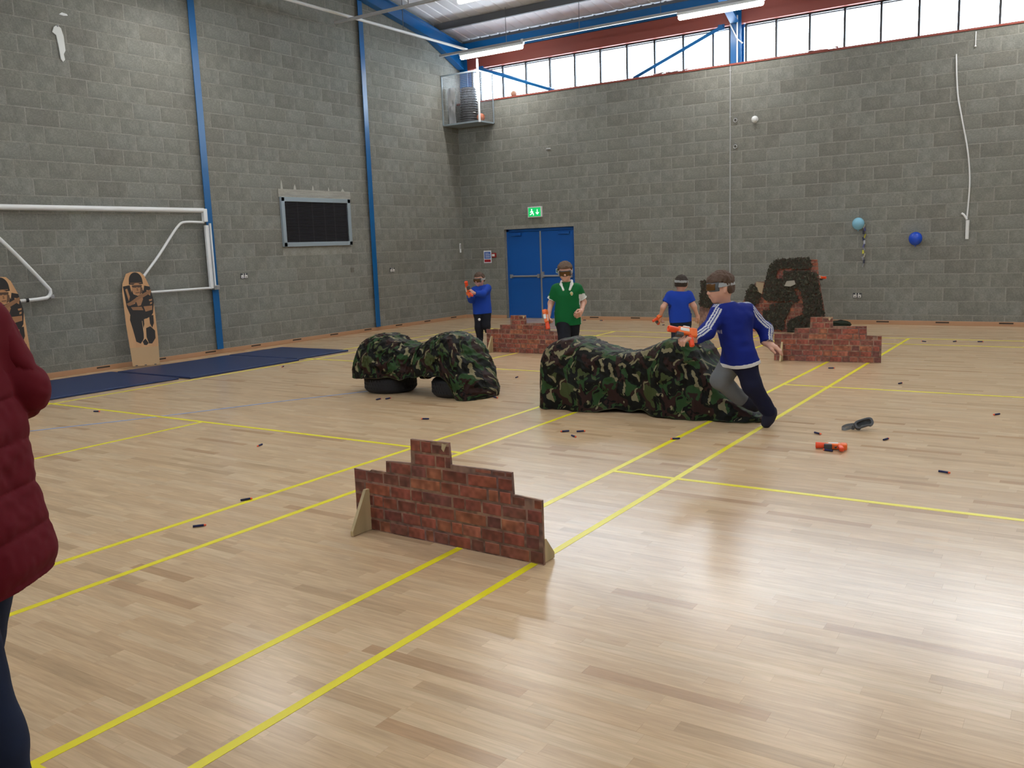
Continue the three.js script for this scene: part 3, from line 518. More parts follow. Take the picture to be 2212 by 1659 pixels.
// ------------------------------------------------------------------ printed brick barriers
const brickTones = [[0.46, 0.155, 0.095], [0.40, 0.125, 0.08], [0.52, 0.21, 0.125], [0.31, 0.105, 0.08], [0.41, 0.14, 0.095], [0.28, 0.115, 0.092]];
M.brick = brickTones.map((c) => mat({ color: lin(...c), roughness: 0.6, map: brickTex }));
const PANEL = [[0, 0], [1.245, 0], [1.245, 0.324], [1.08, 0.33], [1.075, 0.441], [0.695, 0.437], [0.688, 0.55], [0.43, 0.546], [0.425, 0.415], [0.245, 0.407], [0.242, 0.345], [0.13, 0.345], [0.12, 0.335], [0, 0.338]];
function topAt(out, x) { let best = 0; for (let i = 0; i < out.length; i++) { const [a, b] = out[i], [c, d] = out[(i + 1) % out.length]; if ((a - x) * (c - x) <= 0 && a !== c) { const t = (x - a) / (c - a); best = Math.max(best, b + (d - b) * t); } } return best; }
function layPrint(panel, out, x0, x1, pitch, face, seedKey) {
  for (let r = 0; r < 20; r++) {
    let x = x0 - hash3(r, seedKey, 3) * 0.1;
    while (x < x1) {
      const q = hash3(Math.round(x * 100), r, seedKey), L = q < 0.38 ? lerp(0.055, 0.085, hash3(r, Math.round(x * 77), 4)) : q < 0.82 ? lerp(0.1, 0.15, hash3(r, Math.round(x * 77), 5)) : lerp(0.16, 0.21, hash3(r, Math.round(x * 77), 6));
      let a = Math.max(x0 + 0.003, x), b = Math.min(x1 - 0.003, x + L - lerp(0.007, 0.014, q)); const y0 = r * pitch + 0.004 + 0.004 * hash3(r, Math.round(x * 60), 7); x += L; if (b - a < 0.018) continue;
      const full = r * pitch + pitch - 0.007, n = 24, ok = []; let best = 0; for (let k = 0; k <= n; k++) { ok.push(Math.min(full, topAt(out, lerp(a, b, k / n)) - 0.004)); best = Math.max(best, ok[k]); } if (best - y0 < 0.014) continue;   // keep the run of the brick that lies on the board
      let s0 = -1, r0 = 0, r1 = -1; for (let k = 0; k <= n + 1; k++) { const g = k <= n && ok[k] > best - 0.012; if (g && s0 < 0) s0 = k; if (!g && s0 >= 0) { if (k - 1 - s0 > r1 - r0) { r0 = s0; r1 = k - 1; } s0 = -1; } } if (r1 <= r0) continue;
      [a, b] = [lerp(a, b, r0 / n), lerp(a, b, r1 / n)]; let y1 = best; for (let k = r0; k <= r1; k++) y1 = Math.min(y1, ok[k]); if (b - a < 0.016 || y1 - y0 < 0.012) continue;
      const w = Math.round((b - a) / 0.008) * 0.008, h = Math.round((y1 - y0) / 0.004) * 0.004;
      const m = part(panel, 'brick', blockGeo(Math.max(0.02, w), Math.max(0.012, h), (r * 7 + Math.round(x * 31)) % 9, 0.0022, 0.0022), M.brick[Math.floor(hash3(Math.round(x * 50), r, seedKey + 8) * 6)], [(a + b) / 2, (y0 + y1) / 2, face]);
      m.rotation.z = (hash3(r, Math.round(x * 90), 12) - 0.5) * 0.035;
    }
  }
}
function brickBarrier() {
  const t = new THREE.Group(); t.name = numbered('brick_barrier');
  part(t, 'panel', prism(PANEL, 0.014), M.board); layPrint(t, PANEL, 0, 1.245, 0.0685, 0.007, 17);
  const foot = prism([[0, 0.004], [0.145, 0.004], [0.145, 0.03], [0.03, 0.235], [0, 0.235]], 0.02).rotateY(-Math.PI / 2);
  part(t, 'foot', foot, M.ply, [0.1, 0, 0.007]); part(t, 'foot', prism([[0, 0.004], [0.1, 0.004], [0.1, 0.03], [0.03, 0.12], [0, 0.12]], 0.02).rotateY(Math.PI / 2), M.ply, [1.225, 0, -0.007]);
  part(t, 'torn_corner', prism([[0.64, 0.515], [0.655, 0.5], [0.67, 0.53], [0.678, 0.543], [0.66, 0.54], [0.645, 0.543]], 0.0012).translate(0, 0, 0.0094), M.ply);
  return t;
}
{
  const b0 = brickBarrier(); let first = true;
  for (const [x, z, a, label] of [[-0.71, 3.685, -0.03, 'brick printed plywood barrier in the foreground on the yellow lines'], [-4.8, -3.5, 0.02, 'brick printed plywood barrier in front of the blue door'], [-0.62, -3.8, 0.1, 'brick printed plywood barrier right of the running child']]) {
    const b = first ? b0 : b0.clone(); if (!first) b.name = numbered('brick_barrier'); first = false; b.position.set(x, 0, z); b.rotation.y = a; b.userData = { label, category: 'barrier', group: 'brick printed barriers' }; scene.add(b);
  }
}

// ------------------------------------------------------------------ tyres and camouflage sheets
{
  const pr = [[0.17, 0.03], [0.175, 0.005], [0.2, 0], [0.25, 0.006], [0.275, 0.025], [0.285, 0.05], [0.287, 0.1], [0.285, 0.15], [0.275, 0.175], [0.25, 0.194], [0.2, 0.2], [0.175, 0.195], [0.17, 0.17], [0.2, 0.14], [0.205, 0.1], [0.2, 0.06], [0.17, 0.03]].map((p) => new THREE.Vector2(...p));
  const body = new THREE.LatheGeometry(pr, 40), tread = []; for (let i = 0; i < 48; i++) { const a = i / 48 * 2 * Math.PI; for (const [y, k] of [[0.06, 0], [0.1, 0.5], [0.14, 0]]) tread.push(box(0.008, 0.026, 0.022).rotateX(0.3).translate(0.286, y, 0).rotateY(a + k * 0.13)); }
  const tg = merge(tread);
  const stacks = [[-3.775, -0.14, 'left stack under the camouflage sheet'], [-2.87, -0.19, 'right stack under the camouflage sheet']];
  for (const [x, z, where] of stacks) for (let k = 0; k < 1; k++) { const t = thing('tyre', `black tyre at the foot of the ${where}`, 'tyre', [x, 0, z], 0, 'tyres under the camouflage sheet'); part(t, 'casing', body, M.rubber); part(t, 'tread', tg, M.rubber); }
}
// cloth lofted over its supports. stations: [x, zc, height, halfDepth, hemFront, hemBack]
function drape(name, label, stations, boxy, key, crease = 1) {
  const t = thing(name, label, 'sheet', [0, 0, 0], 0, 'camouflage sheets');
  const N = 260, Mv = 150, pos = [], uv = [], idx = [];
  const at = (s) => { const f = s * (stations.length - 1), i = Math.min(stations.length - 2, Math.floor(f)), k = f - i; const P = (j) => stations[clamp(j, 0, stations.length - 1)]; return stations[0].map((_, c) => { const a = P(i - 1)[c], b = P(i)[c], d = P(i + 1)[c], e = P(i + 2)[c]; const q = 0.5 * (2 * b + (d - a) * k + (2 * a - 5 * b + 4 * d - e) * k * k + (3 * b - a - 3 * d + e) * k * k * k); return clamp(q, Math.min(b, d) - 0.02, Math.max(b, d) + 0.02); }); };
  let prev = null; const us = new Float64Array((Mv + 1));
  for (let i = 0; i <= N; i++) {
    const [x, zc, h, d, hf, hb] = at(i / N); let vlen = 0, last = null;
    for (let j = 0; j <= Mv; j++) {
      const th = Math.PI * j / Mv, c = Math.cos(th), s = Math.sin(th), e = boxy;
      let z = zc + Math.sign(c) * Math.pow(Math.abs(c), e) * d, y0 = Math.pow(s, e), hem = c > 0 ? hf : hb, y = hem + Math.max(0, h - hem) * y0;
      const fall = 1 - y0, side = Math.pow(Math.abs(c), 0.5), ridge = (n) => 1 - Math.abs(2 * n - 1) * 2;   // folds deepen towards the hem
      const f1 = noise(x * 8 + key, y * 1.3 + (c > 0 ? 0 : 9), key) - 0.5, f2 = ridge(noise(x * 9 + y * 6, y * 7 - x * 5, z * 5 + key)) * 0.5, f3 = ridge(noise(x * 22 - y * 9, y * 20 + x * 8, z * 12 + key)) * 0.5, f4 = noise(x * 55, y * 55, z * 40 + key) - 0.5;
      const amp = (0.015 + 0.1 * fall) * side * Math.min(1, d / 0.12) * Math.min(1, h / 0.2), q = Math.min(1, d / 0.15) * crease;
      z += Math.sign(c) * (f1 * amp + (f2 * 0.026 + f3 * 0.013 + f4 * 0.006) * q);
      y += (f2 * 0.014 + f3 * 0.008 + f4 * 0.004) * s * crease; let xx = x + (f1 * 0.02 + f2 * 0.02 + f3 * 0.008) * crease;
      if (y0 < 0.05) y = Math.max(0.004, hem + 0.03 * (noise(x * 9 + key, c > 0 ? 1 : 7) - 0.35)); y = Math.max(0.004, y);
      const p = V3(xx, y, z); if (last) vlen += last.distanceTo(p); last = p; if (prev) us[j] += prev[j].distanceTo(p);
      pos.push(p.x, p.y, p.z); uv.push(x / 0.82, vlen / 0.82); (row[j] = p);
    }
    prev = row.slice();
  }
  for (let i = 0; i < N; i++) for (let j = 0; j < Mv; j++) { const a = i * (Mv + 1) + j, b = a + Mv + 1; idx.push(a, a + 1, b, b, a + 1, b + 1); }
  const g = new THREE.BufferGeometry(); g.setAttribute('position', new THREE.Float32BufferAttribute(pos, 3)); g.setAttribute('uv', new THREE.Float32BufferAttribute(uv, 2)); g.setIndex(idx); g.computeVertexNormals();
  part(t, 'sheet', g, M.camo);
  const hemPts = []; for (let i = 0; i <= N; i += 3) hemPts.push(V3(pos[i * (Mv + 1) * 3], pos[i * (Mv + 1) * 3 + 1], pos[i * (Mv + 1) * 3 + 2])); part(t, 'hem', new THREE.TubeGeometry(new THREE.CatmullRomCurve3(hemPts), 160, 0.004, 5), M.camo);
  return t;
}
const row = [];
drape('camouflage_sheet', 'camouflage sheet draped like a low wall beside the running child', [
  [-1.72, -0.14, 0.40, 0.02, 0, 0], [-1.705, -0.14, 0.47, 0.18, 0, 0], [-1.67, -0.14, 0.53, 0.27, 0, 0], [-1.6, -0.14, 0.60, 0.32, 0, 0], [-1.5, -0.15, 0.645, 0.335, 0, 0], [-1.35, -0.15, 0.64, 0.33, 0, 0], [-1.2, -0.15, 0.60, 0.31, 0.0, 0], [-1.05, -0.15, 0.555, 0.28, 0.0, 0], [-0.9, -0.16, 0.53, 0.26, 0.03, 0], [-0.75, -0.16, 0.545, 0.25, 0.02, 0], [-0.6, -0.15, 0.60, 0.28, 0.03, 0], [-0.48, -0.14, 0.655, 0.31, 0, 0], [-0.36, -0.14, 0.69, 0.31, 0, 0], [-0.23, -0.14, 0.675, 0.30, 0, 0], [-0.13, -0.14, 0.60, 0.29, 0, 0], [-0.04, -0.13, 0.45, 0.27, 0, 0], [0.06, -0.12, 0.29, 0.24, 0, 0], [0.18, -0.11, 0.17, 0.2, 0, 0], [0.3, -0.09, 0.09, 0.16, 0, 0], [0.42, -0.07, 0.04, 0.1, 0, 0], [0.455, -0.06, 0.012, 0.02, 0, 0]], 0.4, 3, 1.05);
drape('camouflage_sheet', 'camouflage sheet hung over two stacks of black tyres', [
  [-4.17, -0.14, 0.22, 0.02, 0.17, 0.1], [-4.15, -0.14, 0.3, 0.16, 0.17, 0.1], [-4.1, -0.14, 0.43, 0.25, 0.17, 0.1], [-4.03, -0.14, 0.54, 0.29, 0.175, 0.1], [-3.95, -0.14, 0.6, 0.315, 0.18, 0.1], [-3.82, -0.14, 0.635, 0.325, 0.19, 0.1], [-3.68, -0.15, 0.60, 0.32, 0.19, 0.1], [-3.54, -0.15, 0.55, 0.30, 0.185, 0.1], [-3.42, -0.16, 0.515, 0.27, 0.18, 0.12], [-3.32, -0.16, 0.51, 0.25, 0.19, 0.15], [-3.2, -0.17, 0.565, 0.27, 0.21, 0.15], [-3.08, -0.18, 0.635, 0.31, 0.225, 0.1], [-2.96, -0.18, 0.655, 0.325, 0.23, 0.05], [-2.86, -0.18, 0.65, 0.335, 0.225, 0], [-2.78, -0.19, 0.61, 0.335, 0.17, 0], [-2.7, -0.19, 0.54, 0.33, 0.03, 0], [-2.62, -0.2, 0.42, 0.31, 0, 0], [-2.55, -0.2, 0.29, 0.27, 0, 0], [-2.49, -0.2, 0.15, 0.18, 0, 0], [-2.45, -0.2, 0.04, 0.06, 0, 0], [-2.43, -0.2, 0.012, 0.01, 0, 0]], 0.68, 8, 1.7);

// ------------------------------------------------------------------ tall barrier under a camouflage net, near the far wall
{
  const t = thing('netted_barrier', 'tall brick printed barrier under dark camouflage netting near far wall', 'barrier', [0, 0, -7.2]);
  const A = [[-2.3, 0], [-0.8, 0], [-0.86, 0.43], [-0.94, 0.86], [-0.97, 1.16], [-1.1, 1.165], [-1.57, 1.15], [-1.68, 1.08], [-1.75, 0.95], [-1.78, 0.82], [-1.94, 0.82], [-2.08, 0.67], [-2.2, 0.42], [-2.28, 0.2]];
  part(t, 'panel', prism(A, 0.016), M.board); layPrint(t, A, -2.28, -0.81, 0.066, 0.008, 41);
  const B = [[-2.98, 0], [-2.45, 0], [-2.46, 0.4], [-2.64, 0.5], [-2.65, 0.78], [-2.93, 0.8], [-2.96, 0.4]];
  part(t, 'panel', prism(B, 0.016).translate(0, 0, -0.1), M.board);
  const foot = prism([[0, 0.003], [0.3, 0.003], [0.03, 0.6], [0, 0.6]], 0.02).rotateY(Math.PI / 2); for (const x of [-2.9, -2.5]) part(t, 'foot', foot, M.ply, [x, 0, -0.11]); for (const x of [-2.1, -1.0]) part(t, 'foot', foot, M.ply, [x, 0, -0.01]);
  const dark = [
    [[-1.82, 0.58], [-1.78, 0.81], [-1.75, 0.97], [-1.69, 1.1], [-1.58, 1.18], [-1.09, 1.19], [-1.04, 1.05], [-1.12, 1.02], [-1.52, 1.03], [-1.6, 1.01], [-1.62, 0.88], [-1.5, 0.86], [-1.48, 0.98], [-1.12, 0.98], [-0.95, 0.94], [-0.94, 0.8], [-0.87, 0.43], [-0.81, 0.1], [-0.85, 0.01], [-1.1, 0.05], [-1.16, 0.28], [-1.15, 0.47], [-1.19, 0.62], [-1.26, 0.73], [-1.33, 0.69], [-1.24, 0.51], [-1.28, 0.47], [-1.35, 0.52], [-1.59, 0.51], [-1.78, 0.53]],
    [[-1.7, 0.44], [-1.35, 0.49], [-1.4, 0.34], [-1.47, 0.2], [-1.48, 0.05], [-1.7, 0.05], [-1.8, 0.2], [-1.83, 0.34], [-1.7, 0.35]], [[-1.35, 0.21], [-1.18, 0.28], [-1.11, 0.21], [-1.1, 0.01], [-1.4, 0.0], [-1.42, 0.13]],
    [[-2.11, 0.47], [-2.09, 0.66], [-1.99, 0.79], [-1.93, 0.72], [-1.83, 0.67], [-1.9, 0.47], [-2.01, 0.37], [-2.14, 0.36]], [[-2.95, 0.42], [-2.92, 0.83], [-2.83, 0.85], [-2.69, 0.75], [-2.66, 0.58], [-2.73, 0.38]]];
  const inside = (poly, x, y) => { let c = false; for (let i = 0, j = poly.length - 1; i < poly.length; j = i++) { const [a, b] = poly[i], [d, e] = poly[j]; if ((b > y) !== (e > y) && x < (d - a) * (y - b) / (e - b) + a) c = !c; } return c; };
  // curled scraps of cloth knotted on to the net
  dark.forEach((poly, k) => {
    const xs = poly.map((p) => p[0]), ys = poly.map((p) => p[1]), x0 = Math.min(...xs), x1 = Math.max(...xs), y0 = Math.min(...ys), y1 = Math.max(...ys), P = [], I = [], C = [];
    const n = Math.round((x1 - x0) * (y1 - y0) * 5200);
    for (let i = 0; i < n; i++) {
      const x = rr(x0, x1), y = rr(y0, y1); if (!inside(poly, x, y)) continue;
      const a = rr(0, 6.28), l = rr(0.018, 0.04), w = rr(0.01, 0.02), z = (k === 4 ? -0.085 : 0.016) + 0.05 * noise(x * 5, y * 5) + rr(0, 0.03), s = P.length / 3, up = rr(-0.012, 0.016), c = rnd() < 0.55 ? [0.032, 0.032, 0.022] : rnd() < 0.6 ? [0.046, 0.030, 0.022] : [0.07, 0.068, 0.046];
      for (const [i2, j2, kz] of [[-1, -0.5, 0], [-0.2, -1, up], [0.3, 1, up], [1, 0.3, -up]]) { P.push(x + (i2 * l * Math.cos(a) - j2 * w * Math.sin(a)), Math.max(0.004, y + (i2 * l * Math.sin(a) + j2 * w * Math.cos(a))), z + kz); C.push(...c); }
      I.push(s, s + 1, s + 2, s + 1, s + 3, s + 2);
    }
    const g = new THREE.BufferGeometry(); g.setAttribute('position', new THREE.Float32BufferAttribute(P, 3)); g.setAttribute('color', new THREE.Float32BufferAttribute(C, 3)); g.setIndex(I); g.computeVertexNormals();
    part(t, 'netting', g, mat({ vertexColors: true, roughness: 0.9, side: THREE.DoubleSide })).userData.kind = 'stuff';
  });
  part(t, 'cloth_patch', prism([[-1.46, 0.75], [-1.36, 0.74], [-1.28, 0.78], [-1.3, 0.84], [-1.42, 0.83]], 0.006).translate(0, 0, 0.1), mat({ color: lin(0.33, 0.31, 0.26) }));
  part(t, 'cloth_patch', prism([[-1.93, 0.68], [-1.83, 0.62], [-1.8, 0.8], [-1.93, 0.82]], 0.006).translate(0, 0, 0.06), mat({ color: lin(0.36, 0.27, 0.17) }));
  const b = thing('dark_bag', 'dark netting bundle on floor right of the netted barrier', 'bundle', [-0.83, 0, -8.2]);
  const g = new THREE.SphereGeometry(1, 30, 20), p = g.attributes.position; for (let i = 0; i < p.count; i++) { const x = p.getX(i), y = p.getY(i), z = p.getZ(i), k = 1 + 0.35 * (noise(x * 4 + 5, y * 4, z * 4) - 0.5); p.setXYZ(i, x * 0.17 * k, Math.max(0.002, 0.05 + y * 0.06 * k), z * 0.12 * k); } g.computeVertexNormals(); part(b, 'bundle', g, mat({ color: lin(0.018, 0.026, 0.014), roughness: 0.9 }));
  part(b, 'cord', tube([[-0.12, 0.06, 0.09], [0, 0.115, 0.02], [0.1, 0.07, -0.08]], 0.008), M.dark);
}

// ------------------------------------------------------------------ foam darts
{
  const darts = [[-5.82, 2.09, 0.39, 'near the left court corner'], [-2.91, 2.48, 1.87, 'alone left of the foreground brick barrier'], [-1.73, 3.62, 1.09, 'on the yellow line left of the foreground barrier'], [-1.54, 4.12, 0.87, 'nearest the camera, between the yellow lines'], [-2.34, 1.05, 0.39, 'in front of the tyre stacks, midway to the yellow line'], [-3.49, 0.39, 1.52, 'front one of two by the left tyre'], [-3.42, 0.32, 1.45, 'rear one of two by the left tyre'], [-0.90, 1.01, 0.74, 'left of three before the camouflage wall'], [-0.78, 0.96, 0.70, 'right of three before the camouflage wall'], [-0.74, 1.15, -0.55, 'front of three before the camouflage wall'], [0.03, 0.91, 0.67, 'on the yellow line before the camouflage wall'], [0.20, -3.28, 0.33, 'between two lines before the right brick barrier'], [1.09, -2.41, 1.22, 'just behind the right short service line'], [0.74, -6.28, -0.59, 'left of three at the far back lines'], [1.12, -6.38, 1.07, 'middle of three at the far back lines'], [1.43, -6.43, 0.24, 'right of three at the far back lines'], [2.07, -1.01, 0.96, 'at the right edge of the picture'], [0.95, 0.29, -0.59, 'behind the dropped blaster, left of the goggles'], [1.45, 0.30, 1.22, 'right of the dropped blaster'], [1.16, 0.83, -0.22, 'touching the dropped orange blaster'], [1.95, 1.13, -0.27, 'on bare floor at far right'], [-2.94, -1.42, 1.76, 'between the two camouflage sheets'], [-6.61, -1.15, 2.06, 'close to the blue mat edge'], [-2.38, -0.15, -0.37, 'by the right hem of the tyre sheet'], [-3.91, -7.93, 1.42, 'far back behind the child in blue shirt'], [-5.92, -8.58, 0.17, 'left of two under the far skirting'], [-5.52, -8.56, 0.17, 'right of two under the far skirting']];
  const r = 0.0068; const body = new THREE.CylinderGeometry(r, r, 0.06, 14).rotateZ(Math.PI / 2), tip = new THREE.CapsuleGeometry(r * 0.95, 0.006, 5, 12).rotateZ(Math.PI / 2);
  darts.forEach(([x, z, a, where], i) => { const t = thing('foam_dart', 'navy foam dart ' + where, 'dart', [x, r + 0.0016, z], a + (i % 3 === 1 ? Math.PI : 0), 'foam darts on the floor'); part(t, 'foam_body', body, M.foam, [-0.004, 0, 0]); part(t, 'tip', tip, M.dartTip, [0.03, 0, 0]); });
}

// ------------------------------------------------------------------ toy blasters: barrel along +x, grip down
function blaster(label, from, to, roll = 0, k = 1) {
  const t = thing('toy_blaster', label, 'toy blaster', from, 0, 'orange toy blasters');
  const d = V3(to[0] - from[0], to[1] - from[1], to[2] - from[2]).normalize(), q = new THREE.Quaternion().setFromUnitVectors(V3(1, 0, 0), d).multiply(new THREE.Quaternion().setFromAxisAngle(V3(1, 0, 0), roll)); t.quaternion.copy(q); t.scale.setScalar(k);
  part(t, 'body', merge([rbox(0.13, 0.055, 0.04, 0.01, 0.02, 0.025, 0), rbox(0.05, 0.07, 0.046, 0.012, -0.035, 0.02, 0)]), M.orange);
  part(t, 'barrel', merge([new THREE.CylinderGeometry(0.024, 0.02, 0.07, 16).rotateZ(-Math.PI / 2).translate(0.115, 0.026, 0), new THREE.TorusGeometry(0.018, 0.006, 8, 18).rotateY(Math.PI / 2).translate(0.15, 0.026, 0)]), M.deepOrange);
  part(t, 'side_plate', merge([rbox(0.07, 0.026, 0.046, 0.006, 0.035, 0.03, 0), rbox(0.05, 0.012, 0.03, 0.004, 0.02, 0.056, 0)]), M.plasticWhite);
  part(t, 'slide_handle', rbox(0.055, 0.03, 0.042, 0.008, 0.07, -0.006, 0), M.plasticGrey);
  part(t, 'grip', rbox(0.035, 0.09, 0.032, 0.012, -0.012, -0.045, 0).rotateZ(-0.15), M.deepOrange);
  part(t, 'trigger', tube([[0.012, -0.005, 0], [0.022, -0.02, 0], [0.016, -0.036, 0]], 0.005, 6), M.plasticGrey);
  return t;
}
blaster('orange and white toy blaster dropped on the floor', [1.215, 0.0245, 0.765], [1.06, 0.0245, 0.80], 1.5708);

// goggles dropped on the floor
{
  const t = thing('goggles', 'grey and black goggles with strap lying on floor', 'goggles', [1.2, 0, 0.02], 0.45); t.scale.setScalar(0.82);
  const o = []; for (let i = 0; i < 28; i++) { const a = i / 28 * 2 * Math.PI, c = Math.cos(a), s = Math.sin(a); o.push([Math.sign(c) * Math.pow(Math.abs(c), 0.6) * 0.085, Math.sign(s) * Math.pow(Math.abs(s), 0.6) * 0.042 - (Math.abs(c) < 0.3 && s < 0 ? -0.012 : 0)]); }
  const sh = new THREE.Shape(o.map((p) => new THREE.Vector2(...p))); sh.holes.push(new THREE.Path(o.map((p) => new THREE.Vector2(p[0] * 0.82, p[1] * 0.74)).reverse()));
  const tilt = (g) => g.rotateX(-0.5).rotateZ(0.3).translate(0.04, 0.058, 0);
  part(t, 'frame', tilt(new THREE.ExtrudeGeometry(sh, { depth: 0.04, bevelEnabled: true, bevelSize: 0.004, bevelThickness: 0.004, bevelSegments: 2, curveSegments: 4 })), M.plasticGrey);
  part(t, 'lens', tilt(prism(o.map((p) => [p[0] * 0.84, p[1] * 0.76]), 0.003)), new THREE.MeshPhysicalMaterial({ color: 0x99a0a4, roughness: 0.05, transmission: 0.85, thickness: 0 }));
  const strapRing = (pts, w) => { const c = new THREE.CatmullRomCurve3(pts.map((p) => V3(...p))), pos = [], idx = [], N = 30; for (let i = 0; i <= N; i++) { const p = c.getPoint(i / N); for (const s of [0, 1]) pos.push(p.x, Math.max(0.003, p.y + s * w), p.z + s * 0.006); if (i < N) { const k = i * 2; idx.push(k, k + 1, k + 2, k + 1, k + 3, k + 2); } } const g = new THREE.BufferGeometry(); g.setAttribute('position', new THREE.Float32BufferAttribute(pos, 3)); g.setIndex(idx); g.computeVertexNormals(); return g; };
  part(t, 'strap', strapRing([[-0.04, 0.02, 0], [-0.08, 0.015, 0.02], [-0.14, 0.003, 0.03], [-0.16, 0.004, -0.01], [-0.11, 0.02, -0.05], [-0.02, 0.03, -0.06], [0.08, 0.05, -0.03], [0.12, 0.07, 0.0]], 0.032), mat({ color: lin(0.2, 0.22, 0.24), side: THREE.DoubleSide }));
  part(t, 'buckle', rbox(0.03, 0.042, 0.02, 0.006, -0.06, 0.03, 0.015), M.plasticGrey);
}

// ------------------------------------------------------------------ people: smooth-joined tapered limbs meshed with surface nets
function surfaceNet(sdf, lo, hi, cell) {
  const nx = Math.ceil((hi[0] - lo[0]) / cell) + 1, ny = Math.ceil((hi[1] - lo[1]) / cell) + 1, nz = Math.ceil((hi[2] - lo[2]) / cell) + 1, F = new Float32Array(nx * ny * nz);
  const id = (i, j, k) => i + nx * (j + ny * k);
  for (let k = 0; k < nz; k++) for (let j = 0; j < ny; j++) for (let i = 0; i < nx; i++) F[id(i, j, k)] = sdf(lo[0] + i * cell, lo[1] + j * cell, lo[2] + k * cell);
  const vi = new Int32Array(nx * ny * nz).fill(-1), P = [], I = [];
  const E = [[0, 1], [2, 3], [4, 5], [6, 7], [0, 2], [1, 3], [4, 6], [5, 7], [0, 4], [1, 5], [2, 6], [3, 7]], v = new Float32Array(8);
  for (let k = 0; k < nz - 1; k++) for (let j = 0; j < ny - 1; j++) for (let i = 0; i < nx - 1; i++) {
    let m = 0; for (let c = 0; c < 8; c++) { v[c] = F[id(i + (c & 1), j + ((c >> 1) & 1), k + (c >> 2))]; if (v[c] < 0) m |= 1 << c; } if (m === 0 || m === 255) continue;
    let x = 0, y = 0, z = 0, n = 0; for (const [a, b] of E) { if ((v[a] < 0) === (v[b] < 0)) continue; const t = v[a] / (v[a] - v[b]); x += (a & 1) + t * ((b & 1) - (a & 1)); y += ((a >> 1) & 1) + t * (((b >> 1) & 1) - ((a >> 1) & 1)); z += (a >> 2) + t * ((b >> 2) - (a >> 2)); n++; }
    vi[id(i, j, k)] = P.length / 3; P.push(lo[0] + (i + x / n) * cell, lo[1] + (j + y / n) * cell, lo[2] + (k + z / n) * cell);
  }
  const quad = (a, b, c, d, flip) => { if (a < 0 || b < 0 || c < 0 || d < 0) return; flip ? I.push(a, c, b, a, d, c) : I.push(a, b, c, a, c, d); };
  for (let k = 1; k < nz - 1; k++) for (let j = 1; j < ny - 1; j++) for (let i = 1; i < nx - 1; i++) {
    const f = F[id(i, j, k)] < 0;
    if (f !== F[id(i + 1, j, k)] < 0) quad(vi[id(i, j - 1, k - 1)], vi[id(i, j, k - 1)], vi[id(i, j, k)], vi[id(i, j - 1, k)], !f);
    if (f !== F[id(i, j + 1, k)] < 0) quad(vi[id(i - 1, j, k - 1)], vi[id(i - 1, j, k)], vi[id(i, j, k)], vi[id(i, j, k - 1)], !f);
    if (f !== F[id(i, j, k + 1)] < 0) quad(vi[id(i - 1, j - 1, k)], vi[id(i, j - 1, k)], vi[id(i, j, k)], vi[id(i - 1, j, k)], !f);
  }
  const N = [], e = cell * 0.35; for (let i = 0; i < P.length; i += 3) { const x = P[i], y = P[i + 1], z = P[i + 2]; let a = sdf(x + e, y, z) - sdf(x - e, y, z), b = sdf(x, y + e, z) - sdf(x, y - e, z), c = sdf(x, y, z + e) - sdf(x, y, z - e); const l = Math.hypot(a, b, c) || 1; N.push(a / l, b / l, c / l); }
  const g = new THREE.BufferGeometry(); g.setAttribute('position', new THREE.Float32BufferAttribute(P, 3)); g.setAttribute('normal', new THREE.Float32BufferAttribute(N, 3)); g.setIndex(I); return g;
}
const smin = (a, b, k) => { const h = Math.max(k - Math.abs(a - b), 0) / k; return Math.min(a, b) - h * h * k * 0.25; };
// bones: [a, b, ra, rb]
function limbs(bones, k) {
  const B = bones.map(([a, b, ra, rb]) => { const d = [b[0] - a[0], b[1] - a[1], b[2] - a[2]]; return [a[0], a[1], a[2], d[0], d[1], d[2], 1 / (d[0] * d[0] + d[1] * d[1] + d[2] * d[2] + 1e-9), ra, rb - ra]; });
  return (x, y, z, off = 0) => { let r = 1e9; for (const b of B) { const px = x - b[0], py = y - b[1], pz = z - b[2]; let t = (px * b[3] + py * b[4] + pz * b[5]) * b[6]; t = t < 0 ? 0 : t > 1 ? 1 : t; const qx = px - t * b[3], qy = py - t * b[4], qz = pz - t * b[5], d = Math.sqrt(qx * qx + qy * qy + qz * qz) - b[7] - t * b[8] - off; r = r > 1e8 ? d : smin(r, d, k); } return r; };
}
const boundsOf = (bones, pad) => { const lo = [1e9, 1e9, 1e9], hi = [-1e9, -1e9, -1e9]; for (const [a, b, ra, rb] of bones) for (const [p, r] of [[a, ra], [b, rb]]) for (let c = 0; c < 3; c++) { lo[c] = Math.min(lo[c], p[c] - r - pad); hi[c] = Math.max(hi[c], p[c] + r + pad); } return [lo, hi]; };
const mix3 = (a, b, t) => [lerp(a[0], b[0], t), lerp(a[1], b[1], t), lerp(a[2], b[2], t)];
const sub3 = (a, b) => [a[0] - b[0], a[1] - b[1], a[2] - b[2]], add3 = (a, b, k = 1) => [a[0] + b[0] * k, a[1] + b[1] * k, a[2] + b[2] * k];
const norm3 = (a) => { const l = Math.hypot(...a) || 1; return [a[0] / l, a[1] / l, a[2] / l]; }, dot3 = (a, b) => a[0] * b[0] + a[1] * b[1] + a[2] * b[2], cross3 = (a, b) => [a[1] * b[2] - a[2] * b[1], a[2] * b[0] - a[0] * b[2], a[0] * b[1] - a[1] * b[0]];
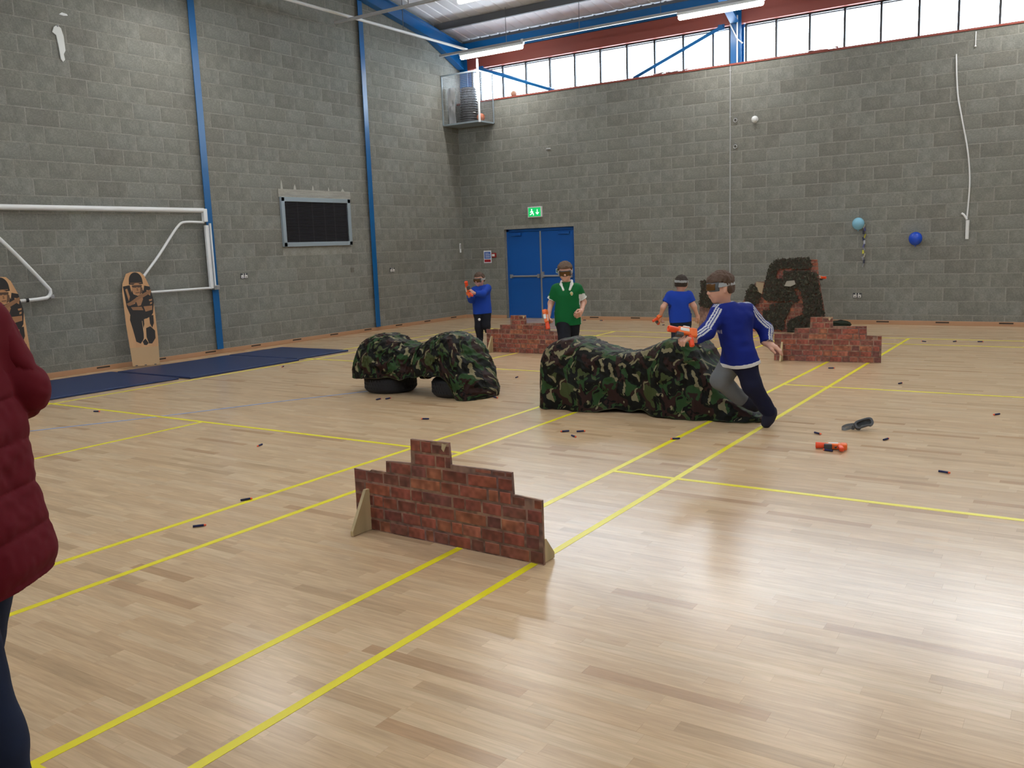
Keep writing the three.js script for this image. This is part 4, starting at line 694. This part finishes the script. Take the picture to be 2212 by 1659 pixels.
function handGeo(wr, tip, palmN, s, curl) { // palm plus five bent fingers of unequal length
  const f = norm3(sub3(tip, wr)), n0 = norm3(sub3(palmN, f.map((c) => c * dot3(palmN, f)))), side = cross3(f, n0), P = (a, b, c) => wr.map((w, i) => w + f[i] * a * s + side[i] * b * s + n0[i] * c * s);
  const bones = [[P(-0.02, 0, 0), P(0.03, 0, 0), 0.024 * s, 0.026 * s], [P(0.03, -0.022, 0), P(0.065, -0.026, 0), 0.018 * s, 0.014 * s], [P(0.03, 0.022, 0), P(0.065, 0.026, 0), 0.018 * s, 0.014 * s], [P(0.03, 0, 0), P(0.07, 0, 0), 0.02 * s, 0.016 * s]];
  [[-0.03, 0.8], [-0.01, 0.95], [0.01, 1], [0.03, 0.9]].forEach(([b, l]) => { const a1 = curl * 0.6, a2 = curl * 1.3, L = 0.04 * l, q0 = P(0.07, b, 0), q1 = P(0.07 + L * Math.cos(a1), b * 1.1, L * Math.sin(a1)), q2 = P(0.07 + L * Math.cos(a1) + L * 0.75 * Math.cos(a2), b * 1.1, L * Math.sin(a1) + L * 0.75 * Math.sin(a2)); bones.push([q0, q1, 0.0105 * s, 0.0095 * s], [q1, q2, 0.0095 * s, 0.008 * s]); });
  bones.push([P(0.015, -0.02, 0.008), P(0.05, -0.045, 0.022), 0.013 * s, 0.011 * s], [P(0.05, -0.045, 0.022), P(0.078, -0.042, 0.034), 0.011 * s, 0.009 * s]);
  const [lo, hi] = boundsOf(bones, 0.012); return surfaceNet(limbs(bones, 0.008 * s), lo, hi, 0.0042);
}
function ellipsoidAt(c, X, Y, Z, r) { return (x, y, z, off = 0) => { const d = [x - c[0], y - c[1], z - c[2]], a = dot3(d, X) / (r[0] + off), b = dot3(d, Y) / (r[1] + off), e = dot3(d, Z) / (r[2] + off), k = Math.hypot(a, b, e); return (k - 1) * Math.min(...r); }; }
/* J: joints in world metres; o: options */
function person(label, base, J0, o) {
  const t = thing('person', label, 'person', base), J = {}; for (const k in J0) J[k] = sub3(J0[k], base);
  const s = o.s ?? 1, R = (v) => v * s * (o.bulk ?? 1);
  const up = norm3(add3(norm3(sub3(J.head, J.neck)), [0, 1, 0], 1.5)), fz = norm3(sub3(o.face, up.map((c) => c * dot3(o.face, up)))), fx = cross3(up, fz), hs = o.hs ?? s, hc = J.head;
  const H = (a, b, c) => hc.map((h, i) => h + fx[i] * a * hs + up[i] * b * hs + fz[i] * c * hs);
  const torso = [[mix3(J.rsh, J.lsh, 0.1), mix3(J.rsh, J.lsh, 0.9), R(0.058), R(0.058)], [mix3(J.chest, J.rsh, 0.4), mix3(J.pelvis, J.rhip, 0.6), R(0.085), R(0.085)], [mix3(J.chest, J.lsh, 0.4), mix3(J.pelvis, J.lhip, 0.6), R(0.085), R(0.085)], [J.chest, J.pelvis, R(0.1), R(0.095)]];
  const arm = (a) => [[J[a + 'sh'], J[a + 'el'], R(0.047), R(0.037)], [J[a + 'el'], J[a + 'wr'], R(0.037), R(0.027)]];
  const leg = (a) => [[J[a + 'hip'], J[a + 'kn'], R(0.078), R(0.054)], [J[a + 'kn'], J[a + 'an'], R(0.053), R(0.035)]];
  const heel = (a) => add3(J[a + 'an'], norm3(sub3(J[a + 'an'], J[a + 'to'])), 0.02 * s);
  const foot = (a) => [[heel(a), J[a + 'to'], R(0.034), R(0.028)], [J[a + 'an'], mix3(J[a + 'an'], J[a + 'to'], 0.5), R(0.035), R(0.034)]];
  const neck = [[mix3(J.neck, J.chest, 0.15), H(0, -0.05, -0.01), R(0.048), R(0.045)]];
  const all = [...torso, ...arm('r'), ...arm('l'), ...leg('r'), ...leg('l'), ...foot('r'), ...foot('l'), ...neck];
  // head
  const skull = ellipsoidAt(H(0, 0.012, -0.008), fx, up, fz, [0.074 * hs, 0.098 * hs, 0.092 * hs]), jaw = limbs([[H(0, -0.045, 0.03), H(0, -0.075, 0.05), 0.052 * hs, 0.03 * hs], [H(-0.02, -0.02, 0.045), H(0.02, -0.02, 0.045), 0.045 * hs, 0.045 * hs]], 0.03);
  const feat = limbs([[H(0, 0.012, 0.082), H(0, -0.018, 0.102), 0.009 * hs, 0.013 * hs], [H(-0.022, -0.048, 0.078), H(0.022, -0.048, 0.078), 0.009 * hs, 0.009 * hs], [H(-0.034, 0.026, 0.078), H(-0.015, 0.022, 0.084), 0.012 * hs, 0.01 * hs], [H(0.034, 0.026, 0.078), H(0.015, 0.022, 0.084), 0.012 * hs, 0.01 * hs]], 0.012), ears = limbs([[H(-0.076, 0.018, -0.006), H(-0.074, -0.02, 0), 0.014 * hs, 0.01 * hs], [H(0.076, 0.018, -0.006), H(0.074, -0.02, 0), 0.014 * hs, 0.01 * hs]], 0.01), nk = limbs(neck, 0.02);
  const eyeL = H(-0.031, 0.004, 0.098), eyeR = H(0.031, 0.004, 0.098), mouth = limbs([[H(-0.017, -0.05, 0.092), H(0.017, -0.05, 0.092), 0.006 * hs, 0.006 * hs]], 0.01);
  const headF = (x, y, z) => { let d = smin(skull(x, y, z), jaw(x, y, z), 0.03 * hs); d = smin(d, feat(x, y, z), 0.014 * hs); d = smin(d, ears(x, y, z), 0.01 * hs); d = smin(d, nk(x, y, z), 0.03 * hs); for (const e of [eyeL, eyeR]) d = Math.max(d, 0.015 * hs - Math.hypot(x - e[0], y - e[1], z - e[2])); return Math.max(d, -mouth(x, y, z)); };
  const hb = 0.15 * hs, headG = surfaceNet(headF, hc.map((c) => c - hb), hc.map((c) => c + hb), 0.0055);
  const [lo, hi] = boundsOf(all, 0.03), bodyG = surfaceNet((x, y, z) => bodyF(x, y, z, -0.003), lo, hi, 0.013), bf = limbs(all, 0.03 * s); function bodyF(x, y, z, off) { return (bodyF.f ??= limbs(all, 0.03 * s))(x, y, z, off); }
  const hands = ['r', 'l'].map((a) => handGeo(J[a + 'wr'], add3(J[a + 'ha'], sub3(J[a + 'ha'], J[a + 'wr']), 0.2), o.palm?.[a] ?? [0, -1, 0], s * 1.05, o.curl?.[a] ?? 0.7));
  part(t, 'body', mergeGeometries([bodyG, headG, ...hands]), o.skin ?? M.skin);
  const garment = (name, bones, off, clip, m, cell = 0.01, k = 0.035, paint) => { const f = limbs(bones, k * s), [a, b] = boundsOf(bones, off + 0.03); const g = surfaceNet((x, y, z) => Math.max(f(x, y, z, off + (o.wrinkle ?? 0.006) * (noise(x * 16, y * 22, z * 16) - 0.5)), clip ? clip(x, y, z) : -1), a, b, cell); if (paint) { const p = g.attributes.position, c = new Float32Array(p.count * 3); for (let i = 0; i < p.count; i++) c.set(paint(p.getX(i), p.getY(i), p.getZ(i)), i * 3); g.setAttribute('color', new THREE.BufferAttribute(c, 3)); } return part(t, name, g, m); };
  const upArm = (a, f) => f <= 1 ? [[J[a + 'sh'], mix3(J[a + 'sh'], J[a + 'el'], f), R(0.052), R(0.047)]] : [[J[a + 'sh'], J[a + 'el'], R(0.05), R(0.042)], [J[a + 'el'], mix3(J[a + 'el'], J[a + 'wr'], f - 1), R(0.042), R(0.034)]];
  const cut = (a, f) => { const A = f <= 1 ? J[a + 'sh'] : J[a + 'el'], B = f <= 1 ? J[a + 'el'] : J[a + 'wr'], d = norm3(sub3(B, A)), e = mix3(A, B, f <= 1 ? f : f - 1); return (x, y, z) => { const q = [x - e[0], y - e[1], z - e[2]], h = dot3(q, d); return h > 0 && Math.hypot(q[0] - d[0] * h, q[1] - d[1] * h, q[2] - d[2] * h) < 0.09 * s && h < 0.12 ? h : -1; }; };
  const tdir = norm3(sub3(J.chest, J.pelvis)), hemP = add3(J.pelvis, tdir, -(o.hem ?? 0.05) * s), hemCut = (x, y, z) => -dot3([x - hemP[0], y - hemP[1], z - hemP[2]], tdir), nkP = add3(J.neck, up, 0.012 * s), nkCut = (x, y, z) => { const q = [x - nkP[0], y - nkP[1], z - nkP[2]]; return Math.hypot(q[0], q[2]) < 0.1 * s ? dot3(q, up) : -1; };
  const sl = o.sleeve ?? 0.65, cr = cut('r', sl), cl = cut('l', sl), loose = o.loose ? [[mix3(J.chest, J.rsh, 0.55), add3(J.rhip, tdir, -0.03 * s), R(0.075), R(o.loose)], [mix3(J.chest, J.lsh, 0.55), add3(J.lhip, tdir, -0.03 * s), R(0.075), R(o.loose)]] : [], shirtBones = [...torso, ...loose, ...upArm('r', sl + 0.1), ...upArm('l', sl + 0.1), [mix3(J.neck, J.chest, 0.2), mix3(J.neck, J.chest, -0.1), R(0.06), R(0.055)]];
  garment('top', shirtBones, 0.013 * s, (x, y, z) => Math.max(hemCut(x, y, z), cr(x, y, z), cl(x, y, z), nkCut(x, y, z)), o.top, o.fine ?? 0.01, 0.035, o.paint ? (x, y, z) => o.paint([x, y, z], J, { fx, fz, up, tdir, s }) : null);
  if (o.cuff) for (const a of ['r', 'l']) { const c0 = cut(a, sl + 0.03), c1 = cut(a, sl - 0.05); garment('cuff', upArm(a, sl + 0.1), 0.0155 * s, (x, y, z) => Math.max(c0(x, y, z), (() => { const v = c1(x, y, z); return v === -1 ? 0.01 : -v; })()), o.cuff, 0.0055); }
  if (o.hemBand) { const h2 = add3(hemP, tdir, 0.018), h3 = add3(hemP, tdir, -0.014); garment('hem_band', [...torso, ...loose], 0.016 * s, (x, y, z) => Math.max(dot3([x - h2[0], y - h2[1], z - h2[2]], tdir), -dot3([x - h3[0], y - h3[1], z - h3[2]], tdir)), o.hemBand, 0.007); }
  const wP = add3(J.pelvis, tdir, 0.005 * s), wCut = (x, y, z) => dot3([x - wP[0], y - wP[1], z - wP[2]], tdir);
  const pel = [[J.rhip, J.lhip, R(0.084), R(0.084)], [J.pelvis, add3(J.pelvis, tdir, 0.04), R(0.09), R(0.08)]];
  const legsB = (a) => [[J[a + 'hip'], J[a + 'kn'], R(0.082), R(0.062)], [J[a + 'kn'], mix3(J[a + 'kn'], J[a + 'an'], 0.93), R(0.06), R(o.flare ?? 0.046)]];
  if (o.legs) { garment('trousers', [...pel, ...legsB('r')], 0.01 * s, wCut, o.legs[0], 0.0105); garment('trouser_leg', legsB('l'), 0.0115 * s, null, o.legs[1], 0.0105); }
  for (const a of ['r', 'l']) { const sh = garment('shoe', [[heel(a), J[a + 'to'], R(0.037), R(0.033)], [J[a + 'an'], mix3(J[a + 'an'], J[a + 'to'], 0.5), R(0.039), R(0.036)]], 0.006, null, o.shoe ?? M.black, 0.008, 0.03); if (o.sole) { const d = norm3(sub3(J[a + 'to'], heel(a))); part(sh, 'sole', surfaceNet((x, y, z) => { const c = limbs([[add3(heel(a), [0, -0.03 * s, 0]), add3(J[a + 'to'], [0, -0.022 * s, 0]), R(0.03), R(0.03)]], 0.02)(x, y, z); return Math.max(c, y - Math.max(heel(a)[1], J[a + 'to'][1]) + 0.02 * s); }, ...boundsOf([[heel(a), J[a + 'to'], 0.06, 0.06]], 0.01), 0.008), o.sole); } }
  // hair and goggles
  const hairF = (x, y, z) => { const q = [x - hc[0], y - hc[1], z - hc[2]], a = dot3(q, up) / hs, b = dot3(q, fz) / hs; const n = (noise(x * 70, y * 40, z * 70) - 0.5) * 0.012; return Math.max(skull(x, y, z, 0.014 * hs + n + (o.tall ?? 0) * smooth(0.02, 0.09, a)), -(a - (b > 0.02 ? 0.058 : lerp(-0.04, 0.058, smooth(-0.04, 0.03, b)))) * hs); };
  part(t, 'hair', surfaceNet(hairF, hc.map((c) => c - hb), hc.map((c) => c + hb), 0.006), o.hair ?? M.hair);
  if (o.goggles) {
    const band = (x, y, z) => { const q = [x - hc[0], y - hc[1], z - hc[2]], a = dot3(q, up) / hs - (o.bandY ?? 0.02); return Math.max(skull(x, y, z, 0.0175 * hs), -skull(x, y, z, 0.004), (Math.abs(a) - 0.017) * hs); };
    const gp = part(t, 'goggles', surfaceNet(band, hc.map((c) => c - hb), hc.map((c) => c + hb), 0.0055), M.strap, null, null, 'goggles with elastic strap');
    const slab = (h, w) => (x, y, z) => { const q = [x - hc[0], y - hc[1], z - hc[2]]; return Math.max((Math.abs(dot3(q, up) / hs - (o.bandY ?? 0.02) + 0.008) - h) * hs, (Math.abs(dot3(q, fx) / hs) - w) * hs, -dot3(q, fz) + 0.045 * hs); };
    const fr = slab(0.036, 0.074), le = slab(0.026, 0.062);
    part(gp, 'frame', surfaceNet((x, y, z) => Math.max(skull(x, y, z, 0.021 * hs), fr(x, y, z)), hc.map((c) => c - hb), hc.map((c) => c + hb), 0.0055), M.plasticGrey);
    part(gp, 'lens', surfaceNet((x, y, z) => Math.max(skull(x, y, z, 0.025 * hs), le(x, y, z)), hc.map((c) => c - hb), hc.map((c) => c + hb), 0.0055), M.lens);
  }
  return { t, J, garment, torso, tdir, up, fx, fz, R, H };
}
const fw = [-0.551, 0, -0.8345], rt = [0.8345, 0, -0.551];           // away from the viewer, and to the right
const dirv = (r, a, y = 0) => norm3([rt[0] * r + fw[0] * a, y, rt[2] * r + fw[2] * a]);

// running child in the striped blue tracksuit top
{
  const blue = [0.009, 0.02, 0.19], white = [0.55, 0.57, 0.6];
  const seg = (p, a, b) => { const d = sub3(b, a), t = clamp(dot3(sub3(p, a), d) / dot3(d, d), 0, 1), e = add3(a, d, t); return { q: sub3(p, e), t, d: Math.hypot(...sub3(p, e)), ax: norm3(d) }; };
  const paint = (p, J, F) => {
    for (const a of ['l', 'r']) {
      const u = seg(p, J[a + 'sh'], J[a + 'el']), f = seg(p, J[a + 'el'], J[a + 'wr']), n = seg(p, mix3(J.neck, J[a + 'sh'], 0.15), J[a + 'sh']), m = n.d < u.d && n.d < f.d && n.t < 0.98 ? n : u.d < f.d ? u : f;
      if (m.d > 0.09) continue; const out = norm3(m === n ? [0, 1, 0.15] : a === 'l' ? dirv(0.55, -0.85, 0.25) : dirv(-0.2, -0.9, 0.5)), lat = norm3(cross3(m.ax, out)), l = dot3(m.q, lat), h = dot3(m.q, norm3(sub3(out, m.ax.map((c) => c * dot3(out, m.ax))))); if (h > 0) for (const c of [-0.021, 0, 0.021]) if (Math.abs(l - c) < 0.0062) return white;
    }
    const c = dot3(sub3(p, J.chest), F.fz), q = sub3(p, J.chest), X = dot3(q, F.fx), Y = dot3(q, F.tdir);
    if (c > 0.03 && ((Math.abs(X + 0.05) < 0.022 && Math.abs(Y - 0.06) < 0.012) || (Math.abs(X) < 0.06 && Math.abs(Y + 0.045) < 0.013 && Math.sin(X * 260) > -0.4))) return [0.3, 0.3, 0.42];
    return blue;
  };
  const P = person('running child in a blue tracksuit top with white stripes', [0.35, 0, 0.22], { head: [0.199, 1.135, 0.384], neck: [0.225, 1.013, 0.365], chest: [0.285, 0.875, 0.315], rsh: [0.2, 0.945, 0.44], rel: [0.164, 0.814, 0.587], rwr: [0.098, 0.762, 0.691], rha: [0.069, 0.773, 0.734], lsh: [0.352, 0.94, 0.19], lel: [0.463, 0.785, 0.065], lwr: [0.498, 0.678, 0.127], lha: [0.55, 0.655, 0.115], pelvis: [0.314, 0.6, 0.272], lhip: [0.262, 0.56, 0.225], lkn: [0.15, 0.382, 0.249], lan: [0.284, 0.19, 0.088], lto: [0.37, 0.13, 0.03], rhip: [0.365, 0.562, 0.299], rkn: [0.429, 0.358, 0.293], ran: [0.546, 0.115, 0.179], rto: [0.515, 0.034, 0.2] },
    { face: dirv(-0.85, -0.25, -0.25), s: 1.06, hs: 1.06, bulk: 1, sleeve: 1.92, hem: 0.065, loose: 0.102, fine: 0.0062, paint, top: cloth({ vertexColors: true, roughness: 0.75 }), hemBand: mat({ color: lin(0.6, 0.6, 0.6) }), legs: [cloth({ color: lin(0.012, 0.014, 0.035), roughness: 0.85 }), cloth({ color: lin(0.15, 0.16, 0.17), roughness: 0.85 })], shoe: mat({ color: lin(0.01, 0.011, 0.028), roughness: 0.9 }), goggles: true, bandY: 0.035, hair: M.hair, tall: 0.018, wrinkle: 0.012, palm: { r: dirv(0.6, 0.3, -0.6), l: [0, -1, 0] }, curl: { r: 1.3, l: 0.6 } });
  blaster('orange toy blaster held out by the running child', [0.075, 0.8, 0.742], [-0.06, 0.838, 0.87], 0, 1.1);
}
// child in the green football shirt
{
  const green = [0.006, 0.12, 0.032];
  const paint = (p, J, F) => { const q = sub3(p, J.chest), X = dot3(q, F.fx), Y = dot3(q, F.tdir), Z = dot3(q, F.fz); if (Math.abs(X) > 0.1 && Y < 0.02 && Z > -0.03 && Z < 0.05) return [0.6, 0.62, 0.6]; return green; };
  const P = person('child in a green football shirt running towards the camera', [-2.79, 0, -2.38], { head: [-2.779, 1.19, -2.351], neck: [-2.782, 1.065, -2.384], chest: [-2.786, 0.895, -2.382], rsh: [-2.89, 0.985, -2.312], rel: [-2.967, 0.814, -2.299], rwr: [-2.931, 0.7, -2.19], rha: [-2.925, 0.66, -2.16], lsh: [-2.674, 0.98, -2.456], lel: [-2.635, 0.816, -2.54], lwr: [-2.587, 0.724, -2.4], lha: [-2.587, 0.692, -2.36], pelvis: [-2.778, 0.61, -2.387], rhip: [-2.828, 0.572, -2.358], rkn: [-2.72, 0.36, -2.19], ran: [-2.828, 0.083, -2.35], rto: [-2.769, 0.034, -2.24], lhip: [-2.73, 0.569, -2.42], lkn: [-2.74, 0.325, -2.412], lan: [-2.872, 0.144, -2.661], lto: [-2.834, 0.06, -2.59] },
    { face: dirv(-0.12, -1, -0.1), s: 1.04, hs: 1.02, sleeve: 0.72, hem: 0.07, loose: 0.092, paint, fine: 0.0085, top: cloth({ vertexColors: true, roughness: 0.7 }), cuff: mat({ color: lin(0.66, 0.68, 0.66) }), legs: [M.black, M.black], shoe: M.black, goggles: true, bandY: 0.004, hair: mat({ color: lin(0.12, 0.075, 0.05), roughness: 0.8 }), tall: 0.016, palm: { r: dirv(0.8, 0.3), l: dirv(-0.8, 0.2) }, curl: { r: 1.2, l: 1.4 } });
  const { t, J, fz, fx, up, tdir } = P, at = (x, y, z) => J.neck.map((c, i) => c + fx[i] * x + tdir[i] * y + fz[i] * z), wm = mat({ color: lin(0.72, 0.74, 0.72), roughness: 0.7, side: THREE.DoubleSide });
  const col = part(t, 'collar', limbGeo([[at(-0.062, 0.015, -0.02), at(-0.066, -0.012, 0.06), 0.016, 0.019], [at(-0.066, -0.012, 0.06), at(-0.04, -0.075, 0.102), 0.019, 0.014], [at(0.062, 0.015, -0.02), at(0.066, -0.012, 0.06), 0.016, 0.019], [at(0.066, -0.012, 0.06), at(0.04, -0.075, 0.102), 0.019, 0.014], [at(-0.058, 0.01, -0.02), at(0, 0.02, -0.06), 0.016, 0.016], [at(0.058, 0.01, -0.02), at(0, 0.02, -0.06), 0.016, 0.016]]), wm);
  const crest = part(t, 'crest', new THREE.SphereGeometry(1, 16, 12).scale(0.018, 0.024, 0.006), mat({ color: lin(0.5, 0.42, 0.16) }), at(0.058, -0.125, 0.108)); crest.rotation.y = Math.atan2(fz[0], fz[2]); part(crest, 'crest_ring', new THREE.TorusGeometry(0.016, 0.003, 6, 18).scale(1, 1.3, 1), wm);
  const mk = part(t, 'chest_mark', rbox(0.022, 0.014, 0.006, 0.003), wm, at(-0.062, -0.12, 0.108)); mk.rotation.y = Math.atan2(fz[0], fz[2]);
  blaster('orange toy blaster held low by the child in green', [-2.93, 0.68, -2.125], [-2.885, 0.52, -2.1], 1.3, 1.15);
}
function limbGeo(bones) { const [a, b] = boundsOf(bones, 0.015); return surfaceNet(limbs(bones, 0.012), a, b, 0.005); }
// child in the blue T-shirt seen from behind
{
  person('child in a plain blue shirt walking away behind the camouflage', [-1.61, 0, -3.17], { head: [-1.593, 1.0, -3.17], neck: [-1.606, 0.895, -3.16], chest: [-1.613, 0.775, -3.156], rsh: [-1.52, 0.845, -3.217], rel: [-1.452, 0.715, -3.225], rwr: [-1.445, 0.6, -3.31], rha: [-1.442, 0.56, -3.345], lsh: [-1.71, 0.849, -3.093], lel: [-1.772, 0.717, -3.015], lwr: [-1.833, 0.61, -3.071], lha: [-1.85, 0.575, -3.09], pelvis: [-1.605, 0.55, -3.162], lhip: [-1.644, 0.515, -3.137], lkn: [-1.621, 0.31, -3.092], lan: [-1.69, 0.09, -3.22], lto: [-1.72, 0.034, -3.32], rhip: [-1.566, 0.515, -3.186], rkn: [-1.6, 0.3, -3.28], ran: [-1.559, 0.075, -3.192], rto: [-1.6, 0.034, -3.3] },
    { face: dirv(0.45, 0.9), s: 0.92, hs: 0.93, sleeve: 0.6, hem: 0.03, loose: 0.085, top: cloth({ color: lin(0.014, 0.05, 0.36), roughness: 0.75 }), legs: [cloth({ color: lin(0.016, 0.02, 0.032), roughness: 0.85 }), cloth({ color: lin(0.016, 0.02, 0.032), roughness: 0.85 })], goggles: true, bandY: 0.03, hair: M.hairDark, palm: { r: dirv(-0.8, 0.3), l: dirv(0.8, 0.3) }, curl: { r: 0.6, l: 1.2 } });
  blaster('orange and grey toy blaster carried by the child in plain blue', [-1.87, 0.57, -3.07], [-1.95, 0.47, -3.2], 0, 1.0);
}
// child aiming near the left corner
{
  const P = person('child in a blue sweatshirt aiming a blaster near the corner', [-5.55, 0, -4.42], { head: [-5.542, 1.028, -4.41], neck: [-5.546, 0.925, -4.445], chest: [-5.554, 0.79, -4.452], rsh: [-5.636, 0.85, -4.4], rel: [-5.6, 0.72, -4.25], rwr: [-5.55, 0.785, -4.13], rha: [-5.527, 0.82, -4.1], lsh: [-5.445, 0.885, -4.5], lel: [-5.397, 0.805, -4.29], lwr: [-5.46, 0.83, -4.14], lha: [-5.49, 0.84, -4.11], pelvis: [-5.54, 0.535, -4.457], rhip: [-5.588, 0.495, -4.43], rkn: [-5.56, 0.26, -4.38], ran: [-5.573, 0.072, -4.41], rto: [-5.51, 0.034, -4.31], lhip: [-5.49, 0.495, -4.485], lkn: [-5.44, 0.29, -4.4], lan: [-5.56, 0.255, -4.62], lto: [-5.6, 0.17, -4.66] },
    { face: dirv(-0.5, -0.85, -0.05), s: 0.95, hs: 0.98, sleeve: 1.9, hem: 0.06, loose: 0.09, top: cloth({ color: lin(0.014, 0.055, 0.36), roughness: 0.8 }), legs: [M.black, M.black], shoe: M.black, sole: M.plasticWhite, goggles: true, bandY: 0.008, hair: M.hair, skin: M.skin2, palm: { r: dirv(0.6, 0.6), l: dirv(-0.7, 0.5) }, curl: { r: 1.4, l: 1.4 } });
  const k = part(P.t, 'knee_badge', new THREE.SphereGeometry(0.022, 12, 8).scale(1, 1, 0.35), M.white, add3(add3(P.J.rhip, [0.02, -0.1, 0.02]), fw, -0.082)); k.rotation.y = 0.58;
  blaster('orange toy blaster raised by the child near the corner', [-5.5, 0.85, -4.06], [-5.47, 1.03, -3.97], 0, 1.15);
}
// child hiding behind the netted barrier
{
  person('child hidden behind the netted barrier, only hair and blaster showing', [-1.18, 0.000, -7.5], { head: [-1.20, 1.036, -7.5], neck: [-1.20, 0.931, -7.5], chest: [-1.20, 0.788, -7.5], rsh: [-1.30, 0.855, -7.45], rel: [-1.28, 0.760, -7.36], rwr: [-1.18, 0.779, -7.36], rha: [-1.14, 0.788, -7.36], lsh: [-1.10, 0.855, -7.55], lel: [-1.05, 0.731, -7.5], lwr: [-1.06, 0.760, -7.4], lha: [-1.07, 0.788, -7.36], pelvis: [-1.20, 0.541, -7.5], rhip: [-1.25, 0.503, -7.48], rkn: [-1.26, 0.285, -7.46], ran: [-1.26, 0.080, -7.5], rto: [-1.25, 0.034, -7.38], lhip: [-1.15, 0.503, -7.52], lkn: [-1.14, 0.285, -7.5], lan: [-1.14, 0.080, -7.54], lto: [-1.13, 0.034, -7.42] },
    { face: [0.3, 0, 1], s: 0.98, hs: 1.0, sleeve: 1.9, hem: 0.05, top: M.black, legs: [M.black, M.black], shoe: M.black, goggles: true, hair: M.hair, palm: { r: [0, 1, 0.3], l: [0, 1, 0.3] }, curl: { r: 1.3, l: 1.3 } });
  blaster('orange toy blaster poking out right of the netted barrier', [-1.0, 0.845, -7.34], [-0.8, 0.845, -7.3], 0, 0.9);
}
// adult in the quilted red coat, left foreground
{
  const c0 = [0.572, 0, 6.305], W = (x, y, z) => [c0[0] + rt[0] * x + fw[0] * z, y, c0[2] + rt[2] * x + fw[2] * z];          // x right, z away
  const red = cloth({ color: lin(0.115, 0.006, 0.013) });
  const jeans = cloth({ color: lin(0.014, 0.022, 0.05), roughness: 0.85 });
  const P = person('adult in a long quilted dark red coat and jeans', c0, { head: W(-0.05, 1.6, 0), neck: W(-0.01, 1.45, 0), chest: W(0.0, 1.22, 0), rsh: W(0.035, 1.385, -0.14), rel: W(0.105, 1.255, -0.16), rwr: W(-0.07, 1.16, -0.14), rha: W(-0.12, 1.14, -0.12), lsh: W(0.03, 1.385, 0.14), lel: W(0.09, 1.23, 0.17), lwr: W(-0.09, 1.14, 0.14), lha: W(-0.14, 1.13, 0.1), pelvis: W(0.0, 0.92, 0), rhip: W(-0.005, 0.86, -0.075), rkn: W(0.065, 0.48, -0.08), ran: W(0.125, 0.085, -0.085), rto: W(-0.03, 0.04, -0.09), lhip: W(-0.01, 0.86, 0.075), lkn: W(-0.1, 0.48, 0.08), lan: W(-0.16, 0.085, 0.085), lto: W(-0.31, 0.04, 0.085) },
    { face: dirv(-1, 0.1), s: 1.1, hs: 1.1, bulk: 1.0, sleeve: 1.95, hem: -0.3, top: red, legs: [jeans, jeans], shoe: M.black, hair: M.hairDark });
  const { t, J } = P, L = (x, y, z) => sub3(W(x, y, z), c0);
  const seam = (v) => { const k = Math.abs(((v % 0.105) + 0.105) % 0.105 - 0.0525) / 0.0525; return 0.007 * (1 - Math.pow(k, 5)) - 0.003; };
  const body = [[L(0.01, 1.38, -0.06), L(0.02, 1.15, -0.07), 0.09, 0.112], [L(0.01, 1.38, 0.06), L(0.02, 1.15, 0.07), 0.09, 0.112], [L(0.02, 1.15, -0.06), L(0.045, 0.86, -0.06), 0.112, 0.138], [L(0.02, 1.15, 0.06), L(0.045, 0.86, 0.06), 0.112, 0.138], [L(-0.03, 1.12, 0), L(-0.07, 0.85, 0), 0.11, 0.14]];
  const armB = [[J.rsh, J.rel, 0.075, 0.064], [J.rel, J.rwr, 0.064, 0.052]], armL = [[J.lsh, J.lel, 0.075, 0.064], [J.lel, J.lwr, 0.064, 0.052]];
  const bf = limbs(body, 0.06), af = limbs(armB, 0.03), alf = limbs(armL, 0.03), [lo, hi] = boundsOf([...body, ...armB, ...armL], 0.03);
  const coat = surfaceNet((x, y, z) => {
    const u = x * rt[0] + z * rt[2], cr = 0.006 * (noise(x * 15, y * 30, z * 15) - 0.5) + 0.004 * (noise(x * 45, y * 55, z * 45) - 0.5);
    const b = bf(x, y, z) - seam(y - 0.55 * u), a = Math.min(af(x, y, z) - seam(y + 0.6 * u + 0.02), alf(x, y, z) - seam(y + 0.6 * u));
    return Math.max(smin(a, b, 0.008) + cr, 0.775 - y + 0.25 * u);
  }, lo, hi, 0.007);
  part(t, 'coat', coat, red);
  const hoodF = limbs([[L(0.06, 1.465, -0.08), L(0.06, 1.465, 0.08), 0.052, 0.052], [L(0.05, 1.46, -0.09), L(-0.05, 1.43, -0.09), 0.045, 0.04], [L(0.05, 1.44, 0.09), L(-0.05, 1.42, 0.09), 0.045, 0.04]], 0.04);
  part(t, 'hood', surfaceNet((x, y, z) => hoodF(x, y, z) + 0.01 * (noise(x * 25, y * 25, z * 25) - 0.5), ...boundsOf([[L(0.06, 1.44, -0.1), L(0.06, 1.44, 0.1), 0.09, 0.09], [L(-0.06, 1.42, -0.1), L(-0.06, 1.42, 0.1), 0.08, 0.08]], 0.02), 0.008), red);
}

shade(scene);
renderer.render(scene, camera);
